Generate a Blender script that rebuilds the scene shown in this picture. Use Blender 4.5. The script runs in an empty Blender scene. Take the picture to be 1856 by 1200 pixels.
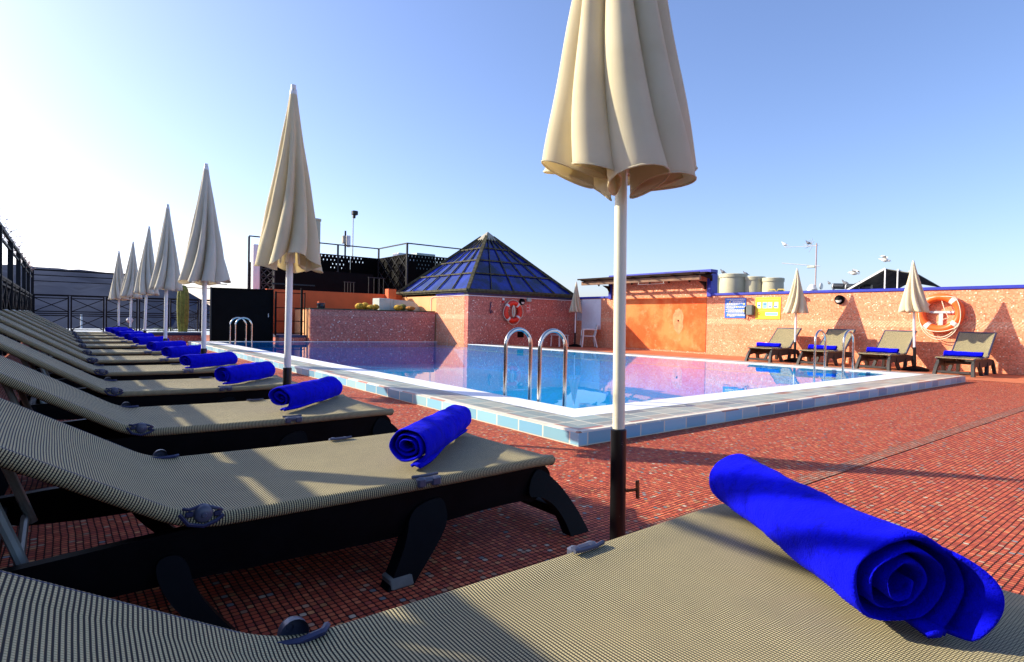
import bpy, math, random
from math import sin, cos, pi, radians, sqrt, atan2
from mathutils import Vector, Matrix
S = bpy.context.scene
COL = S.collection

# ---------------------------------------------------------------- materials
def new_mat(name):
    m = bpy.data.materials.new(name); m.use_nodes = True
    nt = m.node_tree
    return m, nt, nt.nodes['Principled BSDF']

class NT:
    """small helper for building node trees"""
    def __init__(s, nt): s.nt = nt
    def n(s, t, **k):
        d = s.nt.nodes.new(t)
        for a, b in k.items(): setattr(d, a, b)
        return d
    def link(s, a, b): s.nt.links.new(a, b)
    def put(s, sock, v):
        if isinstance(v, bpy.types.NodeSocket): s.link(v, sock)
        elif v is not None: sock.default_value = v
    def math(s, op, a, b=None, c=None, clamp=False):
        d = s.n('ShaderNodeMath', operation=op); d.use_clamp = clamp
        s.put(d.inputs[0], a)
        if b is not None: s.put(d.inputs[1], b)
        if c is not None: s.put(d.inputs[2], c)
        return d.outputs[0]
    def mix(s, f, a, b, mode='MIX'):
        d = s.n('ShaderNodeMix', data_type='RGBA', blend_type=mode)
        s.put(d.inputs[0], f)
        s.put(d.inputs[6], c4(a)); s.put(d.inputs[7], c4(b))
        return d.outputs[2]
    def ramp(s, f, stops, interp='LINEAR'):
        d = s.n('ShaderNodeValToRGB'); cr = d.color_ramp; cr.interpolation = interp
        while len(cr.elements) > 1: cr.elements.remove(cr.elements[0])
        cr.elements[0].position = stops[0][0]; cr.elements[0].color = c4(stops[0][1])
        for p, c in stops[1:]:
            e = cr.elements.new(p); e.color = c4(c)
        s.put(d.inputs[0], f); return d.outputs[0]
    def noise(s, vec, scale, detail=3, rough=.5):
        d = s.n('ShaderNodeTexNoise'); d.inputs['Scale'].default_value = scale
        d.inputs['Detail'].default_value = detail; d.inputs['Roughness'].default_value = rough
        if vec is not None: s.link(vec, d.inputs['Vector'])
        return d.outputs['Fac']
    def bump(s, h, strength, dist, bsdf):
        d = s.n('ShaderNodeBump'); d.inputs['Strength'].default_value = strength
        d.inputs['Distance'].default_value = dist
        s.link(h, d.inputs['Height']); s.link(d.outputs[0], bsdf.inputs['Normal'])
    def smooth(s, v, a, b):
        d = s.n('ShaderNodeMapRange', interpolation_type='SMOOTHSTEP')
        s.put(d.inputs[0], v); d.inputs[1].default_value = a; d.inputs[2].default_value = b
        return d.outputs[0]

def c4(c):
    if isinstance(c, bpy.types.NodeSocket): return c
    if isinstance(c, (int, float)): return (c, c, c, 1)
    return tuple(c) + (1,) if len(c) == 3 else c

def plain(name, col, rough=.5, metal=0, var=.15, scale=6, bump=0, spec=.5, coat=0):
    m, nt, b = new_mat(name); N = NT(nt)
    tc = N.n('ShaderNodeTexCoord')
    f = N.noise(tc.outputs['Object'], scale, 4, .6)
    f = N.smooth(f, .3, .7)
    dark = tuple(x * (1 - var) for x in col); lite = tuple(min(1, x * (1 + var * .6)) for x in col)
    N.link(N.mix(f, dark, lite), b.inputs['Base Color'])
    b.inputs['Roughness'].default_value = rough; b.inputs['Metallic'].default_value = metal
    b.inputs['Specular IOR Level'].default_value = spec
    b.inputs['Coat Weight'].default_value = coat
    if bump:
        N.bump(N.noise(tc.outputs['Object'], scale * 8, 4, .6), bump, .01, b)
    return m

def plane_coords(N, mode):
    tc = N.n('ShaderNodeTexCoord'); sp = N.n('ShaderNodeSeparateXYZ')
    if mode == 'UV':
        N.link(tc.outputs['UV'], sp.inputs[0]); return sp.outputs[0], sp.outputs[1], tc.outputs['UV'], sp
    N.link(tc.outputs['Object'], sp.inputs[0])
    X, Y, Z = sp.outputs
    o = tc.outputs['Object']
    if mode == 'XY': return X, Y, o, sp
    if mode == 'WALL': return N.math('ADD', X, Y), Z, o, sp
    if mode == 'YX': return Y, X, o, sp

def mosaic(name, size, stops, grout, mode, gap=.12, rough=.5, bump=.5, tint=None, tint_scale=.6, rnd=True, sizev=None, band=None, spec=.5):
    m, nt, b = new_mat(name); N = NT(nt)
    u, v, vec, sp = plane_coords(N, mode)
    # small drift so that the rows are not ruler-straight
    u2 = N.math('ADD', u, N.math('MULTIPLY', N.noise(vec, 2.5, 2), size * 1.2 if size < .1 else .012))
    v2 = N.math('ADD', v, N.math('MULTIPLY', N.noise(vec, 2.1, 2), size * 1.2 if size < .1 else .012))
    us = N.math('DIVIDE', u2, size); vs = N.math('DIVIDE', v2, sizev or size)
    cv = N.n('ShaderNodeCombineXYZ')
    N.link(N.math('FLOOR', us), cv.inputs[0]); N.link(N.math('FLOOR', vs), cv.inputs[1])
    wn = N.n('ShaderNodeTexWhiteNoise', noise_dimensions='2D'); N.link(cv.outputs[0], wn.inputs['Vector'])
    col = N.ramp(wn.outputs['Value'], stops, 'CONSTANT')
    du = N.math('ABSOLUTE', N.math('SUBTRACT', N.math('FRACT', us), .5))
    dv = N.math('ABSOLUTE', N.math('SUBTRACT', N.math('FRACT', vs), .5))
    if rnd:
        e = 4.0
        d = N.math('POWER', N.math('ADD', N.math('POWER', du, e), N.math('POWER', dv, e)), 1 / e)
    else:
        d = N.math('MAXIMUM', du, dv)
    mask = N.smooth(d, .5 - gap * .45, .5 - gap)     # 1 on the tile
    if tint:
        for (tcol, sc, lo, hi, amt) in tint:
            nf = N.smooth(N.noise(vec, sc, 5, .6), lo, hi)
            col = N.mix(N.math('MULTIPLY', nf, amt), col, tcol)
    if band:
        z0, z1, bc, amt = band
        zz = sp.outputs[2]
        inb = N.math('MULTIPLY', N.math('GREATER_THAN', zz, z0), N.math('LESS_THAN', zz, z1))
        dg = N.math('FRACT', N.math('MULTIPLY', N.math('ADD', u, zz), 1 / (size * 2.6)))
        inb = N.math('MULTIPLY', inb, N.math('MULTIPLY', N.math('LESS_THAN', dg, .55), amt))
        col = N.mix(inb, col, bc)
    # per-tile brightness change
    vb = N.n('ShaderNodeSeparateColor'); N.link(wn.outputs['Color'], vb.inputs[0])
    gain = N.math('ADD', .78, N.math('MULTIPLY', vb.outputs[1], .44))
    hv = N.n('ShaderNodeHueSaturation'); N.link(gain, hv.inputs['Value']); N.link(col, hv.inputs['Color'])
    fin = N.mix(mask, grout, hv.outputs[0])
    N.link(fin, b.inputs['Base Color'])
    N.link(N.math('SUBTRACT', .9, N.math('MULTIPLY', mask, .9 - rough)), b.inputs['Roughness'])
    b.inputs['Specular IOR Level'].default_value = spec
    if bump:
        h = N.math('ADD', mask, N.math('MULTIPLY', vb.outputs[2], .3))
        N.bump(h, bump, size * .12, b)
    return m

def sling_mat():
    m, nt, b = new_mat('sling_mesh'); N = NT(nt)
    u, v, vec, sp = plane_coords(N, 'UV')
    fu = N.math('FRACT', N.math('DIVIDE', u, .0072)); fv = N.math('FRACT', N.math('DIVIDE', v, .0060))
    a = N.smooth(N.math('ABSOLUTE', N.math('SUBTRACT', fu, .5)), .20, .34)
    c = N.smooth(N.math('ABSOLUTE', N.math('SUBTRACT', fv, .5)), .34, .46)
    dk = N.math('MAXIMUM', a, N.math('MULTIPLY', c, .75))
    big = N.smooth(N.math('ADD', N.math('MULTIPLY', N.noise(vec, 2.2, 5, .65), .7), N.math('MULTIPLY', N.noise(vec, 14, 4, .7), .3)), .36, .62)
    lite = N.mix(big, (.62, .53, .285), (.54, .465, .255))
    N.link(N.mix(dk, lite, (.018, .017, .016)), b.inputs['Base Color'])
    b.inputs['Roughness'].default_value = .65; b.inputs['Specular IOR Level'].default_value = .15
    N.bump(N.math('SUBTRACT', 1, dk), .5, .002, b)
    return m

def cloth(name, col, shade, weave=700, bump=.35, sub=0.0, rough=.9, sheen=0, seams=False, patch=None):
    m, nt, b = new_mat(name); N = NT(nt)
    tc = N.n('ShaderNodeTexCoord'); o = tc.outputs['Object']
    f = N.smooth(N.noise(o, 4, 5, .65), .3, .72)
    cc0 = N.mix(f, shade, col)
    if patch: cc0 = N.mix(N.math('MULTIPLY', N.smooth(N.noise(o, 26, 6, .75), .50, .68), .75), cc0, patch)
    N.link(cc0, b.inputs['Base Color'])
    b.inputs['Roughness'].default_value = rough
    b.inputs['Specular IOR Level'].default_value = .15
    if sheen: b.inputs['Sheen Weight'].default_value = sheen
    h = N.math('ADD', N.noise(o, weave, 2, .7), N.math('MULTIPLY', N.noise(o, 18, 4, .6), 2.0))
    if seams:
        sp = N.n('ShaderNodeSeparateXYZ'); N.link(o, sp.inputs[0])
        ax = N.math('ABSOLUTE', sp.outputs[0])
        for p_, w_ in ((.315, .006), (.300, .006), (.270, .010)):
            inb = N.math('LESS_THAN', N.math('ABSOLUTE', N.math('SUBTRACT', ax, p_)), w_)
            h = N.math('SUBTRACT', h, N.math('MULTIPLY', inb, 1.2))
    N.bump(h, bump, .004, b)
    if sub:
        out = nt.nodes['Material Output']; tr = N.n('ShaderNodeBsdfTranslucent')
        N.link(N.mix(f, shade, col), tr.inputs[0])
        mx = N.n('ShaderNodeMixShader'); mx.inputs[0].default_value = sub
        N.link(b.outputs[0], mx.inputs[1]); N.link(tr.outputs[0], mx.inputs[2]); N.link(mx.outputs[0], out.inputs[0])
    return m

def water_mat():
    m, nt, b = new_mat('pool_water_surface'); N = NT(nt)
    nt.nodes.remove(b); out = nt.nodes['Material Output']
    tc = N.n('ShaderNodeTexCoord')
    bp = N.n('ShaderNodeBump'); bp.inputs['Strength'].default_value = .5; bp.inputs['Distance'].default_value = .0030
    mp = N.n('ShaderNodeMapping'); mp.inputs['Scale'].default_value = (1, 1, 1); N.link(tc.outputs['Object'], mp.inputs[0])
    d = N.n('ShaderNodeTexNoise'); d.inputs['Scale'].default_value = 1.6; d.inputs['Detail'].default_value = 2.5
    N.link(mp.outputs[0], d.inputs['Vector']); N.link(d.outputs['Fac'], bp.inputs['Height'])
    gl = N.n('ShaderNodeBsdfGlossy'); gl.inputs['Roughness'].default_value = .0; N.link(bp.outputs[0], gl.inputs['Normal'])
    gl.inputs['Color'].default_value = (.96, .98, 1, 1)
    tr = N.n('ShaderNodeBsdfTransparent'); tr.inputs['Color'].default_value = (.66, .92, .98, 1)
    fr = N.n('ShaderNodeFresnel'); fr.inputs['IOR'].default_value = 1.12; N.link(bp.outputs[0], fr.inputs['Normal'])
    mx = N.n('ShaderNodeMixShader'); N.link(fr.outputs[0], mx.inputs[0])
    N.link(tr.outputs[0], mx.inputs[1]); N.link(gl.outputs[0], mx.inputs[2]); N.link(mx.outputs[0], out.inputs[0])
    return m

def perforated(name, col, cell, hole, dens):
    """black sheet with small square holes; holes appear in patches"""
    m, nt, b = new_mat(name); N = NT(nt)
    u, v, vec, sp = plane_coords(N, 'WALL')
    us = N.math('DIVIDE', u, cell); vs = N.math('DIVIDE', v, cell)
    row = N.math('MODULO', N.math('FLOOR', vs), 2.0)
    us = N.math('ADD', us, N.math('MULTIPLY', row, .5))
    du = N.math('ABSOLUTE', N.math('SUBTRACT', N.math('FRACT', us), .5)); dv = N.math('ABSOLUTE', N.math('SUBTRACT', N.math('FRACT', vs), .5))
    hm = N.math('LESS_THAN', N.math('MAXIMUM', du, dv), hole)
    cv = N.n('ShaderNodeCombineXYZ'); N.link(N.math('FLOOR', N.math('DIVIDE', u, cell * 5)), cv.inputs[0]); N.link(N.math('FLOOR', N.math('DIVIDE', v, cell * 4)), cv.inputs[1])
    wn = N.n('ShaderNodeTexWhiteNoise', noise_dimensions='2D'); N.link(cv.outputs[0], wn.inputs['Vector'])
    top = N.smooth(sp.outputs[2], dens[0], dens[1])
    pm = N.math('LESS_THAN', wn.outputs['Value'], N.math('ADD', dens[2], N.math('MULTIPLY', top, dens[3])))
    al = N.math('SUBTRACT', 1, N.math('MULTIPLY', hm, pm))
    b.inputs['Base Color'].default_value = c4(col); b.inputs['Roughness'].default_value = .7; b.inputs['Specular IOR Level'].default_value = .05
    N.link(al, b.inputs['Alpha'])
    return m

M = {}
M['deck'] = mosaic('deck_mosaic', .0235, [(0, (.54, .105, .050)), (.22, (.62, .135, .062)), (.46, (.48, .086, .045)), (.64, (.66, .17, .077)), (.78, (.43, .085, .052)), (.90, (.50, .27, .17)), (.94, (.62, .26, .11)), (.97, (.27, .25, .24)), (.985, (.56, .42, .30))],
    (.06, .018, .014), 'XY', gap=.12, rough=.6, bump=.9, spec=.12, tint=[((.30, .06, .045), .30, .50, .75, .42), ((.62, .16, .075), .8, .55, .8, .35), ((.20, .06, .045), 3.2, .62, .80, .35)])
M['band'] = mosaic('deck_band_mosaic', .0235, [(0, (.46, .15, .085)), (.3, (.38, .19, .13)), (.6, (.50, .13, .06)), (.8, (.44, .25, .17))], (.06, .022, .016), 'XY', gap=.12, rough=.6, bump=.8, spec=.12, tint=[((.30, .07, .05), .5, .45, .7, .5)])
WST = [(0, (.80, .28, .145)), (.3, (.82, .32, .17)), (.52, (.77, .24, .115)), (.70, (.83, .36, .20)), (.88, (.84, .44, .27)), (.93, (.70, .19, .09)), (.975, (.92, .74, .54))]
M['wall'] = mosaic('wall_mosaic', .026, WST, (.70, .29, .17), 'WALL', gap=.07, rough=.55, spec=.15, bump=.3, rnd=False,
    tint=[((.80, .20, .08), .7, .52, .75, .6), ((.90, .54, .32), 1.1, .55, .75, .35), ((.62, .22, .11), 2.6, .62, .82, .35)], band=(.93, 1.07, (.88, .62, .38), .6))
DST = [(0, (.60, .17, .12)), (.3, (.66, .21, .15)), (.55, (.54, .14, .105)), (.75, (.70, .26, .18)), (.90, (.48, .13, .11)), (.975, (.84, .66, .54))]  # wall mosaic with the shade of unlit walls put into darker tiles
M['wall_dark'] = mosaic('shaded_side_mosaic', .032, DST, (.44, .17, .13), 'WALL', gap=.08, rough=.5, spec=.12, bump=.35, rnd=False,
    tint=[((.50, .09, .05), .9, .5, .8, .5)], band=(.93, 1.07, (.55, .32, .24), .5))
def patchy(name, a, b_, c):
    m, nt, b = new_mat(name); N = NT(nt); tc = N.n('ShaderNodeTexCoord'); o = tc.outputs['Object']
    f1 = N.smooth(N.noise(o, 1.1, 6, .65), .38, .66); f2 = N.smooth(N.noise(o, 3.4, 6, .7), .52, .74)
    N.link(N.mix(N.math('MULTIPLY', f2, .6), N.mix(f1, a, b_), c), b.inputs['Base Color']); b.inputs['Roughness'].default_value = .85
    b.inputs['Specular IOR Level'].default_value = .1
    N.bump(N.noise(o, 30, 5, .7), .3, .01, b); return m
M['render'] = patchy('red_orange_render', (.78, .13, .035), (.88, .27, .09), (.86, .38, .18))
M['orange'] = plain('orange_paint', (.80, .13, .03), .75, var=.12, scale=1.2, bump=.1)
M['orange_lit'] = plain('sunlit_orange_paint', (.88, .40, .16), .75, var=.1, scale=1.2, bump=.1)  # orange paint of the sun-facing walls, sunlight put into a lighter colour
M['terracotta'] = plain('terracotta_floor', (.52, .15, .06), .7, var=.2, scale=1.4, bump=.1)
M['bluetrim'] = plain('blue_trim_paint', (.02, .03, .40), .45, var=.2, scale=3)
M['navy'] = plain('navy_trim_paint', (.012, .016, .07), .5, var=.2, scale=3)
M['white'] = plain('white_paint', (.82, .82, .80), .5, var=.06, scale=2)
M['grate'] = plain('overflow_grate_white', (.80, .81, .84), .5, var=.06, scale=1.5)
BL = [(0, (.21, .47, .62)), (.3, (.26, .53, .66)), (.6, (.18, .42, .60)), (.85, (.31, .56, .64))]
M['kerb'] = mosaic('pale_blue_kerb_tile', .30, BL, (.72, .70, .56), 'WALL', gap=.03, rough=.35, bump=.2, rnd=False, sizev=.6, spec=.3,
    tint=[((.45, .52, .46), 3, .55, .8, .4)])
TOPS = [(0, (.27, .32, .27)), (.25, (.33, .36, .29)), (.5, (.24, .29, .25)), (.72, (.30, .28, .21)), (.86, (.30, .13, .07)), (.93, (.20, .22, .20))]
M['coping'] = mosaic('grey_green_coping_tile', .30, TOPS, (.66, .62, .50), 'XY', gap=.03, rough=.35, bump=.2, rnd=False, sizev=.15,
    tint=[((.28, .25, .20), 2.2, .55, .8, .6)])
M['copingL'] = mosaic('grey_green_coping_tile_side', .30, TOPS, (.66, .62, .50), 'YX', gap=.03, rough=.35, bump=.2, rnd=False, sizev=.15,
    tint=[((.28, .25, .20), 2.2, .5, .75, .7)])
M['rustrow'] = mosaic('brown_bullnose_tile', .30, [(0, (.46, .42, .34)), (.35, (.48, .13, .05)), (.6, (.42, .16, .08)), (.8, (.60, .50, .40))], (.70, .66, .52), 'XY', gap=.03, rough=.3, bump=.1, rnd=False, sizev=.6)
M['rustrowL'] = mosaic('brown_bullnose_tile_side', .30, [(0, (.52, .48, .38)), (.45, (.48, .15, .07)), (.6, (.42, .20, .12)), (.75, (.64, .58, .46))], (.70, .66, .52), 'YX', gap=.03, rough=.3, bump=.1, rnd=False, sizev=.6)
M['pool'] = mosaic('pool_blue_mosaic', .03, [(0, (.012, .43, .88)), (.4, (.016, .48, .91)), (.7, (.010, .37, .84)), (.9, (.05, .54, .92))], (.07, .49, .88), 'XY', gap=.08, rough=.3, bump=0, rnd=False)
M['poolw'] = mosaic('pool_wall_mosaic', .03, [(0, (.012, .43, .88)), (.4, (.016, .48, .91)), (.7, (.010, .37, .84)), (.9, (.05, .54, .92))], (.07, .49, .88), 'WALL', gap=.08, rough=.3, bump=0, rnd=False)
M['ledge'] = mosaic('submerged_ledge_tile', .15, [(0, (.26, .50, .60)), (.4, (.32, .56, .62)), (.7, (.22, .44, .56))], (.50, .62, .62), 'XY', gap=.03, rough=.3, bump=0, rnd=False)
M['water'] = water_mat()
M['sling'] = sling_mat()
M['frame'] = plain('charcoal_resin', (.004, .004, .005), .42, var=.3, scale=9, bump=.05, spec=.06)
M['frame2'] = plain('grey_resin', (.05, .047, .044), .5, var=.2, scale=9, bump=.05, spec=.25)
M['knob'] = plain('slate_plastic', (.075, .085, .13), .35, var=.2, scale=14)
M['lug'] = plain('navy_plastic', (.025, .03, .085), .4, var=.2, scale=14)
M['foot'] = plain('grey_foot_cap', (.16, .16, .14), .7, var=.2, scale=20)
M['strut'] = plain('grey_green_tube', (.34, .37, .33), .35, var=.2, scale=8)
M['pale'] = plain('pale_plastic', (.55, .60, .66), .5, var=.15, scale=9)
M['canvas'] = cloth('cream_canvas', (.88, .81, .60), (.83, .75, .53), weave=500, bump=.10, sub=.42)
M['canvas2'] = cloth('greyish_canvas', (.80, .76, .64), (.74, .69, .56), weave=500, bump=.10, sub=.32)
M['pole'] = plain('cream_pole_paint', (.84, .80, .60), .32, var=.07, scale=5)
M['polew'] = plain('white_pole_paint', (.84, .84, .82), .35, var=.06, scale=5)
def chipped():
    m, nt, b = new_mat('chipped_black_paint'); N = NT(nt)
    tc = N.n('ShaderNodeTexCoord')
    mp = N.n('ShaderNodeMapping'); mp.inputs['Scale'].default_value = (1, 1, .35); N.link(tc.outputs['Object'], mp.inputs[0])
    f = N.smooth(N.noise(mp.outputs[0], 60, 5, .65), .70, .715)
    N.link(N.mix(f, (.006, .006, .007), (.62, .62, .58)), b.inputs['Base Color']); b.inputs['Roughness'].default_value = .32
    return m
M['chip'] = chipped()
M['rust'] = plain('rusty_steel', (.30, .11, .035), .8, metal=.3, var=.5, scale=40, bump=.4)
M['towel'] = cloth('royal_blue_towelling', (.0008, .0025, .80), (.0006, .0015, .56), weave=170, bump=1.0, rough=1, sheen=.0, seams=True, patch=(.0004, .0008, .30))
M['steel'] = plain('brushed_stainless', (.66, .64, .58), .16, metal=1, var=.1, scale=12)
M['black'] = plain('black_painted_steel', (.003, .003, .0035), .6, var=.3, scale=4, spec=.08)
M['railb'] = plain('dark_railing_paint', (.005, .007, .012), .5, var=.3, scale=4, spec=.15)
M['greyrail'] = plain('dark_grey_railing', (.03, .032, .034), .5, var=.2, scale=4, spec=.2)
M['boards'] = plain('dark_board', (.006, .006, .007), .7, var=.4, scale=3, spec=.1)
M['screen'] = perforated('perforated_black_sheet', (.002, .002, .002), .17, .21, (3.05, 3.7, .10, .62))
M['bar'] = plain('weathered_olive_frame', (.085, .078, .045), .75, var=.5, scale=7, bump=.3, spec=.15)
M['glassb'] = plain('blue_tinted_glazing', (.005, .014, .19), .12, var=.9, scale=1.7, coat=.35, spec=.4)
M['cap'] = plain('weathered_zinc', (.36, .33, .26), .6, var=.3, scale=4)
M['duct'] = plain('galvanised_duct', (.50, .55, .50), .45, metal=.1, var=.15, scale=2)
M['tank'] = plain('beige_tank_plastic', (.52, .49, .33), .55, var=.12, scale=1.5)
M['tank2'] = plain('grey_green_tank_plastic', (.42, .48, .42), .55, var=.12, scale=1.5)
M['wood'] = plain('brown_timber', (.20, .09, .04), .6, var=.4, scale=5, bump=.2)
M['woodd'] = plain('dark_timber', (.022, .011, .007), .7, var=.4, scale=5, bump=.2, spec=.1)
M['ringo'] = plain('orange_ring_vinyl', (.90, .14, .02), .38, var=.12, scale=6)
M['ringr'] = plain('red_ring_vinyl', (.85, .035, .012), .38, var=.12, scale=6)
M['tape'] = plain('reflective_tape', (.78, .76, .70), .35, var=.1, scale=20)
M['rope'] = plain('cream_rope', (.80, .72, .54), .8, var=.15, scale=60)
M['sblue'] = plain('sign_blue', (.03, .16, .62), .4, var=.06, scale=3)
M['syel'] = plain('sign_yellow', (.92, .72, .02), .4, var=.05, scale=3)
M['sred'] = plain('sign_red', (.72, .03, .02), .4, var=.05, scale=3)
M['ink'] = plain('sign_pale_ink', (.86, .84, .70), .5, var=.05)
M['inky'] = plain('sign_ochre_ink', (.80, .58, .12), .5, var=.05)
M['inkb'] = plain('sign_sky_ink', (.25, .55, .85), .5, var=.05)
M['phone'] = plain('grey_phone_plastic', (.14, .16, .14), .4, var=.2)
M['resinw'] = plain('white_resin', (.84, .80, .74), .45, var=.06)
M['cactus'] = plain('yellow_green_cactus', (.22, .23, .035), .7, var=.4, scale=9, bump=.5)
M['cactusb'] = plain('golden_cactus_spines', (.62, .36, .03), .85, var=.5, scale=16, bump=1)
M['cactusg'] = plain('dull_green_cactus', (.18, .20, .05), .85, var=.5, scale=16, bump=1)
M['leaf'] = plain('shrub_leaves', (.10, .16, .04), .6, var=.4, scale=9)
M['twig'] = plain('dry_reddish_twigs', (.40, .24, .20), .7, var=.4, scale=9)
M['hill'] = plain('haze_tinted_hill', (.045, .055, .085), .95, var=.22, scale=.02, spec=0)  # bluish haze of distance put into the hill colour
M['land'] = plain('haze_tinted_land', (.055, .065, .09), .95, var=.25, scale=.03, spec=0)  # land tinted with the same far haze in its base colour
M['solar'] = plain('dark_solar_tubes', (.03, .035, .04), .25, var=.3)
M['alu'] = plain('pale_aluminium', (.66, .66, .64), .35, metal=.3, var=.1)
M['sailc'] = plain('pale_awning_cloth', (.66, .66, .60), .8, var=.1)
M['feather'] = plain('white_feathers', (.78, .76, .70), .8, var=.15, scale=30)
M['pigeon'] = plain('grey_feathers', (.16, .16, .18), .8, var=.4, scale=30)
M['lens'] = plain('frosted_lamp_glass', (.80, .76, .68), .3, var=.05)
M['stone'] = plain('pale_ledge_stone', (.50, .55, .58), .7, var=.2, scale=3)

# ---------------------------------------------------------------- meshes
class MB:
    def __init__(s): s.v = []; s.f = []; s.uv = None
    def quad_box(s, c, bev=0):
        pass
    def box(s, x0, x1, y0, y1, z0, z1, bev=0.0):
        b = min(bev, (x1 - x0) * .45, (y1 - y0) * .45, (z1 - z0) * .45)
        n = len(s.v)
        if b <= 0:
            for x in (x0, x1):
                for y in (y0, y1):
                    for z in (z0, z1): s.v.append((x, y, z))
            for f in ((0, 1, 3, 2), (4, 6, 7, 5), (0, 4, 5, 1), (2, 3, 7, 6), (0, 2, 6, 4), (1, 5, 7, 3)): s.f.append(tuple(n + i for i in f))
        else:
            # chamfered box: rings at 4 heights
            def ring(i, z):
                a, c, d, e = x0 + i, x1 - i, y0 + i, y1 - i
                if i: return [(a, d, z), (c, d, z), (c, e, z), (a, e, z)]
            rings = []
            for (i, z) in ((b, z0), (0, z0 + b), (0, z1 - b), (b, z1)):
                k = b if i == 0 else b * 1.6
                i2 = i
                a, c, d, e = x0 + i2, x1 - i2, y0 + i2, y1 - i2
                rings.append([(a + k, d, z), (c - k, d, z), (c, d + k, z), (c, e - k, z), (c - k, e, z), (a + k, e, z), (a, e - k, z), (a, d + k, z)])
            for r in rings: s.v += r
            for j in range(3):
                for i in range(8): s.f.append((n + j * 8 + i, n + j * 8 + (i + 1) % 8, n + (j + 1) * 8 + (i + 1) % 8, n + (j + 1) * 8 + i))
            s.f.append(tuple(n + 7 - i for i in range(8))); s.f.append(tuple(n + 24 + i for i in range(8)))
        return s
    def prism(s, poly, y0, y1, axis='y'):
        """poly in (a,b); extruded along axis"""
        n = len(s.v); k = len(poly)
        for y in (y0, y1):
            for a, b in poly:
                s.v.append({'y': (a, y, b), 'x': (y, a, b), 'z': (a, b, y)}[axis])
        s.f.append(tuple(n + i for i in range(k))); s.f.append(tuple(n + k + k - 1 - i for i in range(k)))
        for i in range(k): s.f.append((n + i, n + k + i, n + k + (i + 1) % k, n + (i + 1) % k))
        return s
    def tube(s, pts, r, seg=8, caps=True, closed=False):
        pts = [Vector(p) for p in pts]; n0 = len(s.v); m = len(pts)
        rr = r if isinstance(r, (list, tuple)) else [r] * m
        T = []
        for i in range(m):
            if closed: t = pts[(i + 1) % m] - pts[i - 1]
            else: t = pts[min(i + 1, m - 1)] - pts[max(i - 1, 0)]
            T.append(t.normalized())
        up = Vector((0, 0, 1)) if abs(T[0].z) < .9 else Vector((1, 0, 0))
        nrm = (up - T[0] * up.dot(T[0])).normalized()
        for i in range(m):
            nrm = (nrm - T[i] * nrm.dot(T[i])).normalized(); bn = T[i].cross(nrm)
            for j in range(seg):
                a = 2 * pi * j / seg
                s.v.append(tuple(pts[i] + (nrm * cos(a) + bn * sin(a)) * rr[i]))
        for i in range(m if closed else m - 1):
            for j in range(seg):
                a = n0 + i * seg + j; b_ = n0 + i * seg + (j + 1) % seg
                c = n0 + ((i + 1) % m) * seg + (j + 1) % seg; d = n0 + ((i + 1) % m) * seg + j
                s.f.append((a, b_, c, d))
        if caps and not closed:
            s.f.append(tuple(n0 + seg - 1 - j for j in range(seg))); s.f.append(tuple(n0 + (m - 1) * seg + j for j in range(seg)))
        return s
    def lathe(s, prof, seg=20, c=(0, 0, 0), axis='z', a0=0, a1=2 * pi):
        n0 = len(s.v); full = abs(a1 - a0 - 2 * pi) < 1e-6; ns = seg if full else seg + 1
        for r, z in prof:
            for j in range(ns):
                a = a0 + (a1 - a0) * j / seg
                p = (r * cos(a), r * sin(a), z)
                if axis == 'x': p = (p[2], p[0], p[1])
                if axis == 'y': p = (p[0], p[2], p[1])
                s.v.append((p[0] + c[0], p[1] + c[1], p[2] + c[2]))
        for i in range(len(prof) - 1):
            for j in range(seg):
                a = n0 + i * ns + j; b_ = n0 + i * ns + (j + 1) % ns
                s.f.append((a, b_, b_ + ns, a + ns))
        return s
    def bar(s, p, q, w, h=None):
        """rectangular bar from p to q"""
        h = h or w; p, q = Vector(p), Vector(q); t = (q - p).normalized()
        up = Vector((0, 0, 1)) if abs(t.z) < .95 else Vector((0, 1, 0))
        a = t.cross(up).normalized(); b_ = a.cross(t).normalized(); n = len(s.v)
        for e in (p, q):
            for i, j in ((-1, -1), (1, -1), (1, 1), (-1, 1)): s.v.append(tuple(e + a * i * w / 2 + b_ * j * h / 2))
        for i in range(4): s.f.append((n + i, n + (i + 1) % 4, n + 4 + (i + 1) % 4, n + 4 + i))
        s.f.append((n + 3, n + 2, n + 1, n)); s.f.append((n + 4, n + 5, n + 6, n + 7))
        return s
    def build(s, name, mat, parent=None, loc=(0, 0, 0), smooth=True, ang=35, up=False):
        me = bpy.data.meshes.new(name); me.from_pydata(s.v, [], s.f)
        if s.uv:
            ul = me.uv_layers.new(name='UVMap')
            for li, l in enumerate(me.loops): ul.data[li].uv = s.uv[l.vertex_index]
        me.validate()
        import bmesh
        bm = bmesh.new(); bm.from_mesh(me); bmesh.ops.recalc_face_normals(bm, faces=bm.faces); bm.to_mesh(me); bm.free()
        if up and me.polygons[0].normal.z < 0: me.flip_normals()
        if smooth:
            me.polygons.foreach_set('use_smooth', [True] * len(me.polygons)); me.set_sharp_from_angle(angle=radians(ang))
        me.materials.append(M[mat] if isinstance(mat, str) else mat)
        o = bpy.data.objects.new(name, me); COL.objects.link(o); o.location = loc
        if parent: o.parent = parent
        return o

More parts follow.
